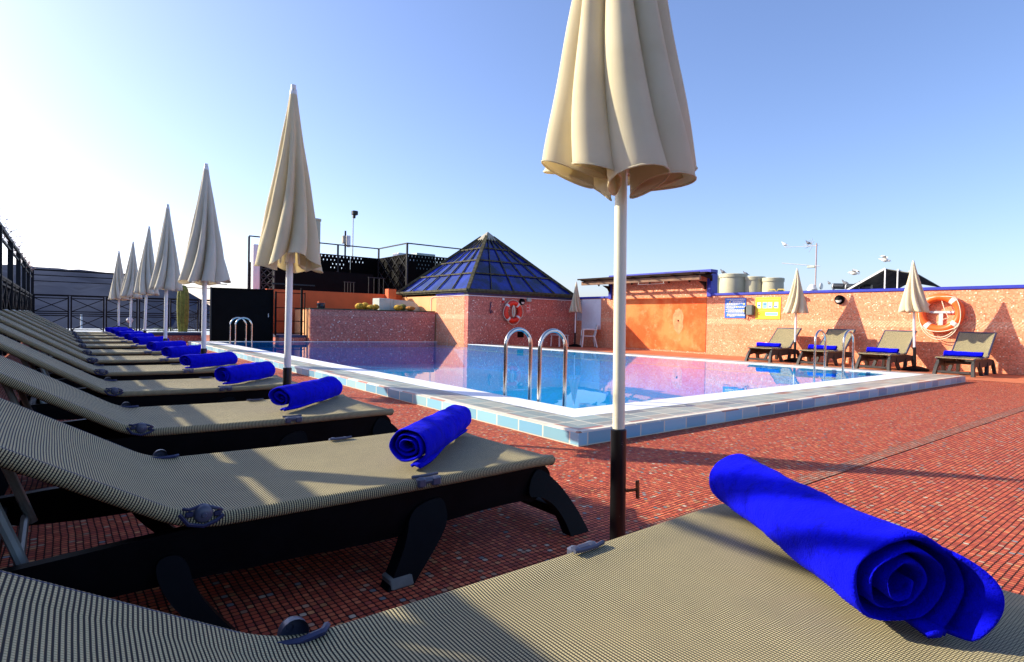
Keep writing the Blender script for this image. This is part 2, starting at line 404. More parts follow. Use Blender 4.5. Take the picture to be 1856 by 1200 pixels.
def tag(o, label=None, cat=None, group=None, kind=None):
    if label: o['label'] = label
    if cat: o['category'] = cat
    if group: o['group'] = group
    if kind: o['kind'] = kind
    return o
def empty(name, loc, label, cat, group=None, rz=0):
    o = bpy.data.objects.new(name, None); COL.objects.link(o); o.location = loc; o.rotation_euler = (0, 0, rz)
    o.empty_display_size = .1
    return tag(o, label, cat, group)
def struct(mb, name, mat, **k):
    return tag(mb.build(name, mat, **k), kind='structure')
def copy_tree(o, parent=None):
    c = o.copy(); COL.objects.link(c)
    if parent: c.parent = parent
    for ch in list(o.children): copy_tree(ch, c)
    return c

# ---------------------------------------------------------------- camera, light
CAMH = .9
F_, YAW, PIT, ROLL = 1045.0854, 0.666372620613843, -0.01808424563666101, 0.019931182700033502
Fw = Vector((sin(YAW) * cos(PIT), cos(YAW) * cos(PIT), sin(PIT))); R0 = Vector((cos(YAW), -sin(YAW), 0)); U0 = R0.cross(Fw)
Rr = R0 * cos(ROLL) + U0 * sin(ROLL); Uu = U0 * cos(ROLL) - R0 * sin(ROLL)
cam = bpy.data.cameras.new('camera'); co = bpy.data.objects.new('camera', cam); COL.objects.link(co)
cam.sensor_width = 36; cam.lens = F_ / 1856 * 36; cam.clip_start = .05; cam.clip_end = 6000
mw = Matrix((Rr, Uu, -Fw)).transposed().to_4x4(); mw.translation = (0, 0, CAMH); co.matrix_world = mw
S.camera = co

SUN_AZ = radians(-39.0); SUN_EL = radians(27.5)
sd = Vector((sin(SUN_AZ) * cos(SUN_EL), cos(SUN_AZ) * cos(SUN_EL), sin(SUN_EL)))
sl = bpy.data.lights.new('sun', 'SUN'); sl.energy = 4.9; sl.angle = radians(.6); sl.color = (1, .90, .70)
so = bpy.data.objects.new('sun', sl); COL.objects.link(so); so.rotation_euler = sd.to_track_quat('Z', 'Y').to_euler()
w = bpy.data.worlds.new('World'); S.world = w; w.use_nodes = True
nt = w.node_tree; sky = nt.nodes.new('ShaderNodeTexSky'); sky.sky_type = 'NISHITA'; sky.sun_disc = False
sky.sun_elevation = SUN_EL; sky.sun_rotation = SUN_AZ; sky.air_density = 1.0; sky.dust_density = 1.3; sky.ozone_density = 6.0; sky.altitude = 50
wbn = nt.nodes.new('ShaderNodeMix'); wbn.data_type = 'RGBA'; wbn.blend_type = 'MULTIPLY'; wbn.inputs[0].default_value = 1
wbn.inputs[7].default_value = (1.22, 1.01, 1.01, 1)      # camera white balance of the photo
nt.links.new(sky.outputs[0], wbn.inputs[6]); nt.links.new(wbn.outputs[2], nt.nodes['Background'].inputs[0]); nt.nodes['Background'].inputs[1].default_value = .15
S.view_settings.view_transform = 'Standard'; S.view_settings.look = 'None'; S.view_settings.exposure = .82; S.view_settings.gamma = 1
S.cycles.max_bounces = 8; S.cycles.transparent_max_bounces = 16; S.cycles.use_denoising = True; S.cycles.denoising_input_passes = 'RGB_ALBEDO_NORMAL'; S.cycles.denoising_prefilter = 'ACCURATE'
S.cycles.sample_clamp_indirect = 6
S.cycles.caustics_reflective = False

# ---------------------------------------------------------------- setting: land, deck, pool
g = MB(); g.v = [(-4000, -4000, -14), (4000, -4000, -14), (4000, 4000, -14), (-4000, 4000, -14)]; g.f = [(0, 1, 2, 3)]
struct(g, 'ground', 'land', smooth=False)

ZC = .108
# pool outline polygons (white band outer / inner)
OUT = [(2.95, 2.95), (12.25, 2.95), (11.12, 17.75), (2.98, 19.2)]
BAN = [(3.36, 3.42), (11.80, 3.42), (10.80, 15.5), (10.80, 17.70), (3.34, 18.95)]
INN = [(3.70, 3.76), (11.42, 3.76), (10.46, 15.5), (10.46, 17.50), (3.68, 18.68)]
def ring_faces(a, b, z, name, mat):
    """flat ring pieces between polygons of equal length"""
    k = len(a)
    for i in range(k): pass
# deck with a hole for the pool, built as strips
dk = MB()
def flat(mb, pts, z):
    n = len(mb.v); mb.v += [(x, y, z) for x, y in pts]; mb.f.append(tuple(range(n, n + len(pts)))); return mb
x0, x1, y0, y1 = -.95, 15.42, -7, 21.2
flat(dk, [(x0, y0), (x1, y0), (x1, 2.95), (x0, 2.95)], 0)
flat(dk, [(x0, 2.95), (2.95, 2.95), (2.98, 19.2), (2.98, y1), (x0, y1)], 0)
flat(dk, [(2.98, 19.2), (11.12, 17.75), (11.12, y1), (2.98, y1)], 0)
struct(dk, 'deck', 'deck', smooth=False)
dk = MB(); flat(dk, [(12.25, 2.95), (x1, 2.95), (x1, y1), (11.12, y1), (11.12, 17.75)], 0)
struct(dk, 'terracotta_deck', 'deck', smooth=False)
sb = MB().box(-1.05, 15.7, -7.1, 40, -.6, -.012 - 1.6); sb = MB()
# building slab edge below the deck, so the terrace is a roof
for (a, b_, c, d) in ((-1.05, -.95, -7, 40), ): sb.box(a, b_, c, d, -13.9, .10)
sb.box(-.95, 15.4, 28.2, 40, -13.9, -.02)
struct(sb, 'terrace_edge_kerb', 'stone', smooth=False)
dk = MB(); flat(dk, [(-.95, 21.2), (15.42, 21.2), (15.42, 28.2), (-.95, 28.2)], 0)
struct(dk, 'rear_terrace_floor', 'terracotta', smooth=False)
bd = MB(); flat(bd, [(2.0, 1.52), (15.36, 1.52), (15.36, 1.62), (2.0, 1.62)], .004)
struct(bd, 'deck_band', 'band', smooth=False)
tf = MB(); flat(tf, [(12.9, 2.2), (15.36, 2.2), (15.36, 15.6), (11.9, 15.6)], .004)
struct(tf, 'wall_side_path', 'terracotta', smooth=False)

# kerb side faces
kb = MB()
for i in range(4):
    a, b_ = OUT[i], OUT[(i + 1) % 4]; n = len(kb.v)
    kb.v += [(a[0], a[1], 0), (b_[0], b_[1], 0), (b_[0], b_[1], ZC - .012), (a[0], a[1], ZC - .012)]; kb.f.append((n, n + 1, n + 2, n + 3))
struct(kb, 'pool_kerb', 'kerb', smooth=False)
# bullnose row and tile rows on top
def inset_poly(t):   # t 0 at OUT, 1 at BAN  (near-left, near-right, far-right, far-left)
    B4 = [BAN[0], BAN[1], (10.80, 17.70), BAN[4]]
    return [(OUT[i][0] + (B4[i][0] - OUT[i][0]) * t, OUT[i][1] + (B4[i][1] - OUT[i][1]) * t) for i in range(4)]
def side_strip(mb, P, Q, i, z0, z1):
    j = (i + 1) % 4; n = len(mb.v)
    mb.v += [(P[i][0], P[i][1], z0), (P[j][0], P[j][1], z0), (Q[j][0], Q[j][1], z1), (Q[i][0], Q[i][1], z1)]; mb.f.append((n, n + 1, n + 2, n + 3))
p0, pa, pb, p1 = inset_poly(0), inset_poly(.03), inset_poly(.2), inset_poly(1)
for nm, mat, ids in (('pool_bullnose', 'rustrow', (0, 2)), ('pool_bullnose_side', 'rustrowL', (1, 3))):
    mb = MB()
    for i in ids:
        side_strip(mb, p0, pa, i, ZC - .012, ZC - .002); side_strip(mb, pa, pb, i, ZC - .002, ZC)
    struct(mb, nm, mat, ang=60)
for nm, mat, ids in (('pool_coping', 'coping', (0, 2)), ('pool_coping_side', 'copingL', (1, 3))):
    mb = MB()
    for i in ids: side_strip(mb, pb, p1, i, ZC, ZC)
    struct(mb, nm, mat, smooth=False)
# white overflow band
wb = MB(); k = len(BAN)
B3 = [(x, y) for x, y in BAN]
for i in range(k):
    j = (i + 1) % k; n = len(wb.v)
    wb.v += [(BAN[i][0], BAN[i][1], ZC + .001), (BAN[j][0], BAN[j][1], ZC + .001), (INN[j][0], INN[j][1], ZC + .001), (INN[i][0], INN[i][1], ZC + .001)]
    wb.f.append((n, n + 1, n + 2, n + 3))
    n = len(wb.v); wb.v += [(INN[i][0], INN[i][1], ZC + .001), (INN[j][0], INN[j][1], ZC + .001), (INN[j][0], INN[j][1], ZC - .03), (INN[i][0], INN[i][1], ZC - .03)]
    wb.f.append((n, n + 1, n + 2, n + 3))
struct(wb, 'pool_overflow_grate', 'grate', smooth=False)
# basin
LED = [(4.22, 4.05), (11.12, 4.05), (10.2, 15.4), (10.2, 17.2), (4.2, 18.3)]
lb = MB(); bs = MB()
for i in range(5):
    j = (i + 1) % 5; n = len(lb.v)
    lb.v += [(INN[i][0], INN[i][1], -.06), (INN[j][0], INN[j][1], -.06), (LED[j][0], LED[j][1], -.06), (LED[i][0], LED[i][1], -.06)]; lb.f.append((n, n + 1, n + 2, n + 3))
    n = len(bs.v); bs.v += [(INN[i][0], INN[i][1], ZC - .03), (INN[j][0], INN[j][1], ZC - .03), (INN[j][0], INN[j][1], -.06), (INN[i][0], INN[i][1], -.06)]; bs.f.append((n, n + 1, n + 2, n + 3))
    n = len(bs.v); bs.v += [(LED[i][0], LED[i][1], -.06), (LED[j][0], LED[j][1], -.06), (LED[j][0], LED[j][1], -1.3), (LED[i][0], LED[i][1], -.62)]; bs.f.append((n, n + 1, n + 2, n + 3))
struct(lb, 'pool_ledge', 'ledge', smooth=False)
struct(bs, 'pool_basin_walls', 'poolw', smooth=False)
fb = MB(); flat(fb, LED, -.62); struct(fb, 'pool_basin_floor', 'pool', smooth=False)
wt = MB(); flat(wt, INN, ZC - .006); struct(wt, 'water', 'water', smooth=False, up=True)
st = MB()
for i, (zt, xe, ye) in enumerate(((-.18, 8.2, 4.40), (-.32, 8.0, 4.75), (-.47, 7.8, 5.1))): st.box(5.6, xe, 4.05, ye, zt - .14, zt)
struct(st, 'pool_steps', 'poolw', smooth=False)

# hill
hm = MB(); random.seed(4)
NX, NY = 60, 8
def ridge(a):   # bearing in degrees from +Y (towards +X); gives ridge elevation angle in degrees
    pts = [(-60, 3.7), (-30, 3.9), (-10, 3.6), (-2.5, 3.4), (1, 3.35), (4.5, 3.15), (6.5, 2.7), (8.0, 2.25), (8.8, 1.9), (9.8, 1.2), (10.8, .5), (12, -.4), (40, -1.2)]
    for (a0, e0), (a1, e1) in zip(pts, pts[1:]):
        if a0 <= a <= a1: return e0 + (e1 - e0) * (a - a0) / (a1 - a0)
    return -1
for j in range(NY + 1):
    for i in range(NX + 1):
        a = -60 + 75 * i / NX; d = 500 + 500 * j / NY
        top = CAMH + 1000 * math.tan(radians(ridge(a))) + random.uniform(-2.5, 2.5)
        t = (j / NY) ** .8
        z = -14 + (top + 14) * t
        hm.v.append((d * sin(radians(a)), d * cos(radians(a)), z + (random.uniform(-5, 5) if 0 < j < NY else 0)))
for j in range(NY):
    for i in range(NX):
        n = j * (NX + 1) + i; hm.f.append((n, n + 1, n + NX + 2, n + NX + 1))
n = len(hm.v)   # back slope
for i in range(NX + 1):
    a = -60 + 75 * i / NX; hm.v.append((1700 * sin(radians(a)), 1700 * cos(radians(a)), -14))
for i in range(NX): hm.f.append((NY * (NX + 1) + i, NY * (NX + 1) + i + 1, n + i + 1, n + i))
struct(hm, 'hills', 'hill', ang=80)

# ---------------------------------------------------------------- railings on the left and at the back
def railing_bay(mb, P, Q, z0, z1):
    """two stacked cross panels between P and Q (xy)"""
    P = Vector((P[0], P[1], 0)); Q = Vector((Q[0], Q[1], 0)); e = (Q - P)
    a, b_ = P + e * .04, P + e * .96; r = .03
    zs = [z0, z0 + (z1 - z0) * .42, z0 + (z1 - z0) * .54, z0 + (z1 - z0) * .93]
    for p in (a, b_): mb.bar(p + Vector((0, 0, z0 - .15)), p + Vector((0, 0, z1)), .05)
    for z in zs + [z0 + (z1 - z0) * .48, z1]: mb.bar(a + Vector((0, 0, z)), b_ + Vector((0, 0, z)), .034, .038)
    for lo, hi in ((zs[0], zs[1]), (zs[2], zs[3])):
        mb.bar(a + Vector((0, 0, lo)), b_ + Vector((0, 0, hi)), .026, .03); mb.bar(a + Vector((0, 0, hi)), b_ + Vector((0, 0, lo)), .0262, .0302)
def windbreak(name, label, A, B, nb, ztop, zbal, boards, overlap):
    L = Vector((B[0] - A[0], B[1] - A[1], 0)); t = empty(name, (A[0], A[1], 0), label, 'railing')
    for k in range(nb):
        P = L * (k / nb); Q = L * ((k + 1) / nb)
        mb = MB(); railing_bay(mb, P[:2], Q[:2], .2, zbal); mb.build('cross_panel', 'railb', t, smooth=False)
        if boards and k % 2 == 0 or k == 0:
            MB().bar(P + Vector((0, 0, 0)), P + Vector((0, 0, ztop - .03)), .09).build('post', 'railb', t, smooth=False)
    e = L.normalized()
    for z, h in ((ztop, .06), (ztop - .20, .035)) + (((ztop - .42, .03),) if not boards else ()):
        MB().bar(Vector((0, 0, z)), L + Vector((0, 0, z)), .05 if z == ztop else .035, h).build('top_rail', 'railb', t, smooth=False)
    MB().bar(Vector((0, 0, zbal + .03)), L + Vector((0, 0, zbal + .03)), .06, .04).build('hand_rail', 'railb', t, smooth=False)
    if boards:  # dark boards added so the shade on the lounger backs is solid
        off = Vector((-.06, 0, 0))
        for k in range(nb):
            P = L * (k / nb) + off; Q = L * ((k + 1) / nb) + off
            mb = MB(); mb.bar(P + e * .02 + Vector((0, 0, .74)), Q - e * .02 + Vector((0, 0, .74)), .02, 1.36); mb.build('added_shade_board', 'boards', t, smooth=False)
    return t
wl = windbreak('windbreak_railing', 'tall dark railing with added shade boards at its base, beside the lounger backs', (-.80, -5.0), (-.80, 28.0), 22, 2.36, 1.46, True, 0)
wb_ = windbreak('rear_railing', 'dark metal railing of crossed panels across the far end before the hills', (-.78, 28.1), (5.9, 28.1), 6, 2.46, 1.50, False, 0)
# dry climber on top of the side railing
random.seed(9); tw = MB()
for i in range(420):
    y = random.uniform(-4, 27.5); x = -.8 + random.uniform(-.10, .05); z = 2.36
    p = [Vector((x, y, z))]; d = Vector((random.uniform(-.5, .5), random.uniform(-.7, .7), random.uniform(.35, 1))).normalized()
    L = random.uniform(.06, .26)
    for q in range(3):
        d = (d + Vector((random.uniform(-.4, .4), random.uniform(-.4, .4), random.uniform(-.3, .2)))).normalized(); p.append(p[-1] + d * L / 3)
    tw.tube(p, [.005, .004, .003, .0015], 3)
    for q in range(4):
        c = p[random.randint(1, 3)]; a = random.uniform(0, 6.28); s_ = random.uniform(.012, .03)
        n = len(tw.v); u_ = Vector((cos(a), sin(a), random.uniform(-.5, .5))) * s_; v_ = Vector((-sin(a), cos(a), random.uniform(-.5, .8))) * s_ * .6
        tw.v += [tuple(c), tuple(c + u_ + v_), tuple(c + u_ * 2), tuple(c + u_ - v_)]; tw.f.append((n, n + 1, n + 2, n + 3))
tag(tw.build('climbing_plant', 'twig', smooth=False), 'thin reddish twiggy growth along the top of the side railing', 'plant')

# ---------------------------------------------------------------- sun loungers
def sling_path(foot, back_len, ang, zb, top_curl=True):
    pts = []
    x = foot
    pts.append((foot + .012, zb - .018)); pts.append((foot, zb - .004))
    n = 14
    for i in range(1, n + 1): pts.append((foot - .03 - (foot - .03 - .09) * i / n, zb - .006 * sin(pi * i / n)))
    R = .09 / math.tan(ang / 2) if ang > 0 else 1
    for i in range(1, 9):
        a = ang * i / 8; pts.append((.09 - R * sin(a), zb + R * (1 - cos(a))))
    ex, ez = pts[-1]
    L = back_len - .09
    for i in range(1, 13):
        s_ = L * i / 12; pts.append((ex - s_ * cos(ang), ez + s_ * sin(ang)))
    pts.append((pts[-1][0] - .012, pts[-1][1] - .004)); pts.append((pts[-1][0] - .006, pts[-1][1] - .016))
    return pts
def chaikin(p, it=2):
    for _ in range(it):
        q = []
        for (a, b), (c, d) in zip(p, p[1:] + p[:1]):
            if abs(b) < 1e-6 and abs(d) < 1e-6: q += [(a, b), (c, d)]; continue
            if abs(b) < 1e-6: q += [(a, b), (.25 * a + .75 * c, .25 * b + .75 * d)]; continue
            if abs(d) < 1e-6: q += [(.75 * a + .25 * c, .75 * b + .25 * d), (c, d)]; continue
            q += [(.75 * a + .25 * c, .75 * b + .25 * d), (.25 * a + .75 * c, .25 * b + .75 * d)]
        o = []
        for x in q:
            if not o or (abs(x[0] - o[-1][0]) + abs(x[1] - o[-1][1])) > 1e-6: o.append(x)
        p = o
    return p
def make_lounger(foot=1.37, back_len=1.15, ang=31, W=.42, zb=.33, frame_mat='frame', head=-.45, cup=False, spl=.105):
    ang = radians(ang)
    t = empty('sun_lounger', (0, 0, 0), '', 'sun lounger')
    path = sling_path(foot, back_len, ang, zb); m = len(path)
    arc = [0.0]
    for a, b_ in zip(path, path[1:]): arc.append(arc[-1] + sqrt((a[0] - b_[0]) ** 2 + (a[1] - b_[1]) ** 2))
    # cross section: wraps a round rail on each side
    rr = .021; sec = []
    for i in range(9):      # left rail, from underneath round the outside to the top
        a = radians(-70 + i * 160 / 8) ; sec.append((-(W - rr) - rr * cos(a), rr * sin(a)))
    inner = 14
    for i in range(1, inner):
        y = -(W - rr) + 2 * (W - rr) * i / inner; sec.append((y, rr - .006 - .009 * (1 - (y / W) ** 2)))
    sec += [(-y, z) for y, z in reversed(sec[:9])]
    sa = [0.0]
    for a, b_ in zip(sec, sec[1:]): sa.append(sa[-1] + sqrt((a[0] - b_[0]) ** 2 + (a[1] - b_[1]) ** 2))
    mb = MB(); mb.uv = []
    for i, (x, z) in enumerate(path):
        t_ = Vector((path[min(i + 1, m - 1)][0] - path[max(i - 1, 0)][0], 0, path[min(i + 1, m - 1)][1] - path[max(i - 1, 0)][1])).normalized()
        nx, nz = t_.z, -t_.x          # outward (up) normal
        if nz < 0: nx, nz = -nx, -nz
        for k, (y, h) in enumerate(sec):
            hh = h - rr + (.0015 * sin(arc[i] * 9.3 + y * 4) * (1 - (y / W) ** 2) + .002 * sin(arc[i] * 23 - y * 11) * (1 - (y / W) ** 2) if 9 <= k < len(sec) - 9 else 0)
            mb.v.append((x + nx * hh, y, z + nz * hh)); mb.uv.append((arc[i], sa[k]))
    ns = len(sec)
    for i in range(m - 1):
        for k in range(ns - 1):
            a = i * ns + k; mb.f.append((a, a + 1, a + ns + 1, a + ns))
    o = mb.build('sling', 'sling', t, ang=70)
    sm = o.modifiers.new('thick', 'SOLIDIFY'); sm.thickness = .0022; sm.offset = -1
    # metal tubes inside the sling edge = rail
    for s_ in (-1, 1):
        y = s_ * (W - rr)
        pts = [(x, y, z - rr) for x, z in path[1:-1]]
        MB().tube(pts, rr * .88, 8).build('side_rail', 'lug', t)
    ex, ez = path[-3]
    MB().tube([(ex, -(W - rr), ez - rr), (ex, W - rr, ez - rr)], rr * .8, 8).build('head_rail', 'lug', t)
    # side beams with arched legs, as in the resin loungers of the photo
    zt = zb - .048
    for s_ in (-1, 1):
        y0_, y1_ = s_ * (W - .045) - .018, s_ * (W - .045) + .018
        beam = [(foot - .05, zt + .012), (foot - .01, zt - .02), (foot + .0, zt - .06), (foot - .09, zt - .15), (foot - .16, zt - .125), (foot * .62, zt - .135), (foot * .5, zt - .16), (.1, zt - .135), (head + .1, zt - .13), (head - .02, zt - .10), (head - .02, zt + .012)]
        def splay(mb_):
            mb_.v = [(x, y + s_ * spl * max(0, 1 - z / (zt - .06)) ** 1.1, z) for x, y, z in mb_.v]; return mb_
        MB().prism(chaikin(beam, 1), y0_, y1_).build('side_beam', frame_mat, t, smooth=False)
        # foot leg: curved
        c = [(foot - .10, zt - .004), (foot - .05, zt - .014), (foot - .01, zt - .045), (foot + .035, zt - .085), (foot + .075, zt - .15), (foot + .105, .07), (foot + .125, 0.0), (foot + .02, 0.0), (foot + .012, .06), (foot - .02, zt - .16), (foot - .065, zt - .125), (foot - .10, zt - .115), (foot - .15, zt - .11)]
        splay(MB().prism(chaikin(c), y0_ - .009, y1_ + .009)).build('leg', frame_mat, t, ang=50)
        c = [(foot * .60, zt - .03), (foot * .61, zt - .11), (foot * .575, zt - .17), (foot * .47, .0), (foot * .40, .0), (foot * .475, zt - .16), (foot * .50, zt - .06)]
        lg = splay(MB().prism(chaikin(c), y0_ - .011, y1_ + .011)).build('leg', frame_mat, t, ang=50)
        splay(MB().box(foot * .41, foot * .472, y0_ - .014, y1_ + .014, 0, .034, .004)).build('foot_cap', 'foot', lg)
        c = [(-.02, zt - .05), (.0, zt - .16), (.10, .0), (.03, .0), (-.08, zt - .15), (-.10, zt - .05)]
        splay(MB().prism(chaikin(c), y0_ - .011, y1_ + .011)).build('leg', frame_mat, t, ang=50)
        c = [(head + .06, zt - .02), (head - .02, zt - .13), (head - .06, 0), (head - .14, 0), (head - .11, zt - .13), (head - .05, zt - .03)]
        splay(MB().prism(chaikin(c), y0_ - .009, y1_ + .009)).build('leg', frame_mat, t, ang=50)
        # hinge knob and clip on each edge
        yk = s_ * (W - .004)
        kn = MB().lathe([(0, .019), (.006, .019), (.008, .015), (.018, .014), (.023, .010), (.026, .002), (.026, -.012)], 20, (0, 0, 0), 'y')
        if s_ < 0: kn.v = [(x, -y, z) for x, y, z in kn.v]
        ko = kn.build('hinge_knob', 'knob', t, (.02, yk, zb + .008))
        lug = MB()
        for q in ((-1, 1) if s_ < 0 else ()):
            lug.tube([(.02 + q * .050, yk - s_ * .006, zb + .008 + (.02 if q < 0 else 0)), (.02 + q * .036, yk + s_ * .004, zb + .018 + (.008 if q < 0 else 0)), (.02, yk - s_ * .004, zb + .031), ], .005, 6)
            lug.box(.02 + q * .036 - .010, .02 + q * .036 + .010, min(yk, yk + s_ * .010), max(yk, yk + s_ * .010), zb - .004 + (.009 if q < 0 else 0), zb + .012 + (.009 if q < 0 else 0), .003)
        if s_ < 0: lug.tube([(-.040, yk, zb + .016), (-.018, yk + s_ * .008, zb - .014), (.02, yk + s_ * .01, zb - .024), (.052, yk + s_ * .008, zb - .016), (.072, yk, zb - .004)], .006, 6)
        else: lug.tube([(-.05, yk - .012, zb + .024), (-.03, yk - .030, zb + .010), (.02, yk - .036, zb + .006), (.065, yk - .028, zb + .006), (.08, yk - .008, zb + .004)], .007, 6)
        lug.build('hinge_bracket', 'lug', t)
        cx_ = foot * .545
        cl = MB().box(cx_ - .045, cx_ - .012, yk - .016, yk + .014, zb - .034, zb + .002, .006)
        cl.box(cx_ + .012, cx_ + .05, yk - .016, yk + .014, zb - .034, zb + .000, .006)
        cl.tube([(cx_ - .03, yk, zb - .012), (cx_ + .03, yk, zb - .012)], .013, 8)
        cl.tube([(cx_ - .05, yk - s_ * .024, zb + .001), (cx_ - .025, yk - s_ * .026, zb - .001), (cx_ + .025, yk - s_ * .026, zb - .001), (cx_ + .055, yk - s_ * .022, zb + .001)], .006, 6)
        cl.build('rail_clip', 'knob', t)
    # low stretcher between the foot legs, crossbar higher up
    MB().box(foot + .04, foot + .085, -(W - .09 + spl), W - .09 + spl, .045, .095, .008).build('stretcher', frame_mat, t)
    MB().box(foot * .42, foot * .47, -(W - .06), W - .06, zt - .10, zt - .05, .006).build('crossbar', frame_mat, t)
    MB().box(head - .02, head + .02, -(W - .06), W - .06, zt - .10, zt - .04, .006).build('crossbar', frame_mat, t)
    # backrest props: pale tubes from the backrest down to the frame
    bx, bz = -.52 * cos(ang) * back_len / 1.0, zb + .52 * sin(ang) * back_len
    for s_ in (-1, 1):
        MB().tube([(bx, s_ * .25, bz - .03), (bx + .03, s_ * .25, bz - .09), (bx + .12, s_ * .25, zb - .04), (bx + .15, s_ * .25, .20)], .014, 8).build('backrest_prop', 'strut', t)
    MB().tube([(bx + .13, -.25, .22), (bx + .13, .25, .22)], .012, 8).build('prop_crossbar', 'strut', t)
    if cup:
        MB().box(foot - .42, foot - .06, -.16, .16, zb, zb + .002, 0).build('label_patch', 'pale', t)
    return t

first = make_lounger()
LY = [.62, 2.22, 3.74, 5.42, 7.12, 8.85, 10.55, 12.55, 14.55, 16.65, 18.75, 20.6]
lab_l = ['nearest taupe mesh lounger, in the lower right under the biggest rolled towel',
 'second taupe mesh lounger from the camera, left of the black pole sleeve',
 'third taupe mesh lounger from the camera in the long row, just behind the foreground one',
 'fourth lounger from the camera, its foot end by the second parasol pole',
 'fifth lounger from the camera in the long row beside the pool',
 'sixth lounger from the camera in the long row beside the pool',
 'seventh lounger from the camera in the long row beside the pool',
 'eighth lounger from the camera in the long row, between mid-distance parasols',
 'fourth lounger from the far end of the long row',
 'third lounger from the far end of the long row',
 'second to last lounger at the far end of the long row',
 'farthest lounger of the long row, next to the rear crossed railing']
loungers = []
for i, y in enumerate(LY):
    o = first if i == 0 else copy_tree(first)
    o.location = (.30 if i else .31, y, 0); o['label'] = lab_l[i]; o['category'] = 'sun lounger'; o['group'] = 'sun loungers in the long row along the left of the pool'
    o.rotation_euler = (0, 0, radians([0, .4, 0, -.3, .3, 0, .4, -.3, 0, .3, 0, 0][i]))
    loungers.append(o)
random.seed(3)
r_first = make_lounger(foot=.88, back_len=.76, ang=41, W=.325, zb=.36, frame_mat='frame2', head=-.45, spl=.03)
RY = [(3.46, 13.82, 'lounger with raised back nearest the camera against the pink mosaic wall'),
      (4.86, 13.80, 'second lounger from the right at the mosaic wall, beside the ring parasol'),
      (6.12, 13.82, 'third lounger from the right against the mosaic wall, behind the steel pool ladder'),
      (7.42, 13.84, 'leftmost lounger against the mosaic wall, under the blue notice')]
for i, (y, xf, lb) in enumerate(RY):
    o = r_first if i == 0 else copy_tree(r_first)
    o.location = (xf + .88 - .10 - .08, y, 0); o.rotation_euler = (0, 0, pi)
    o['label'] = lb; o['category'] = 'sun lounger'; o['group'] = 'sun loungers against the right mosaic wall'
# the right ones face the pool: their foot end points to -x

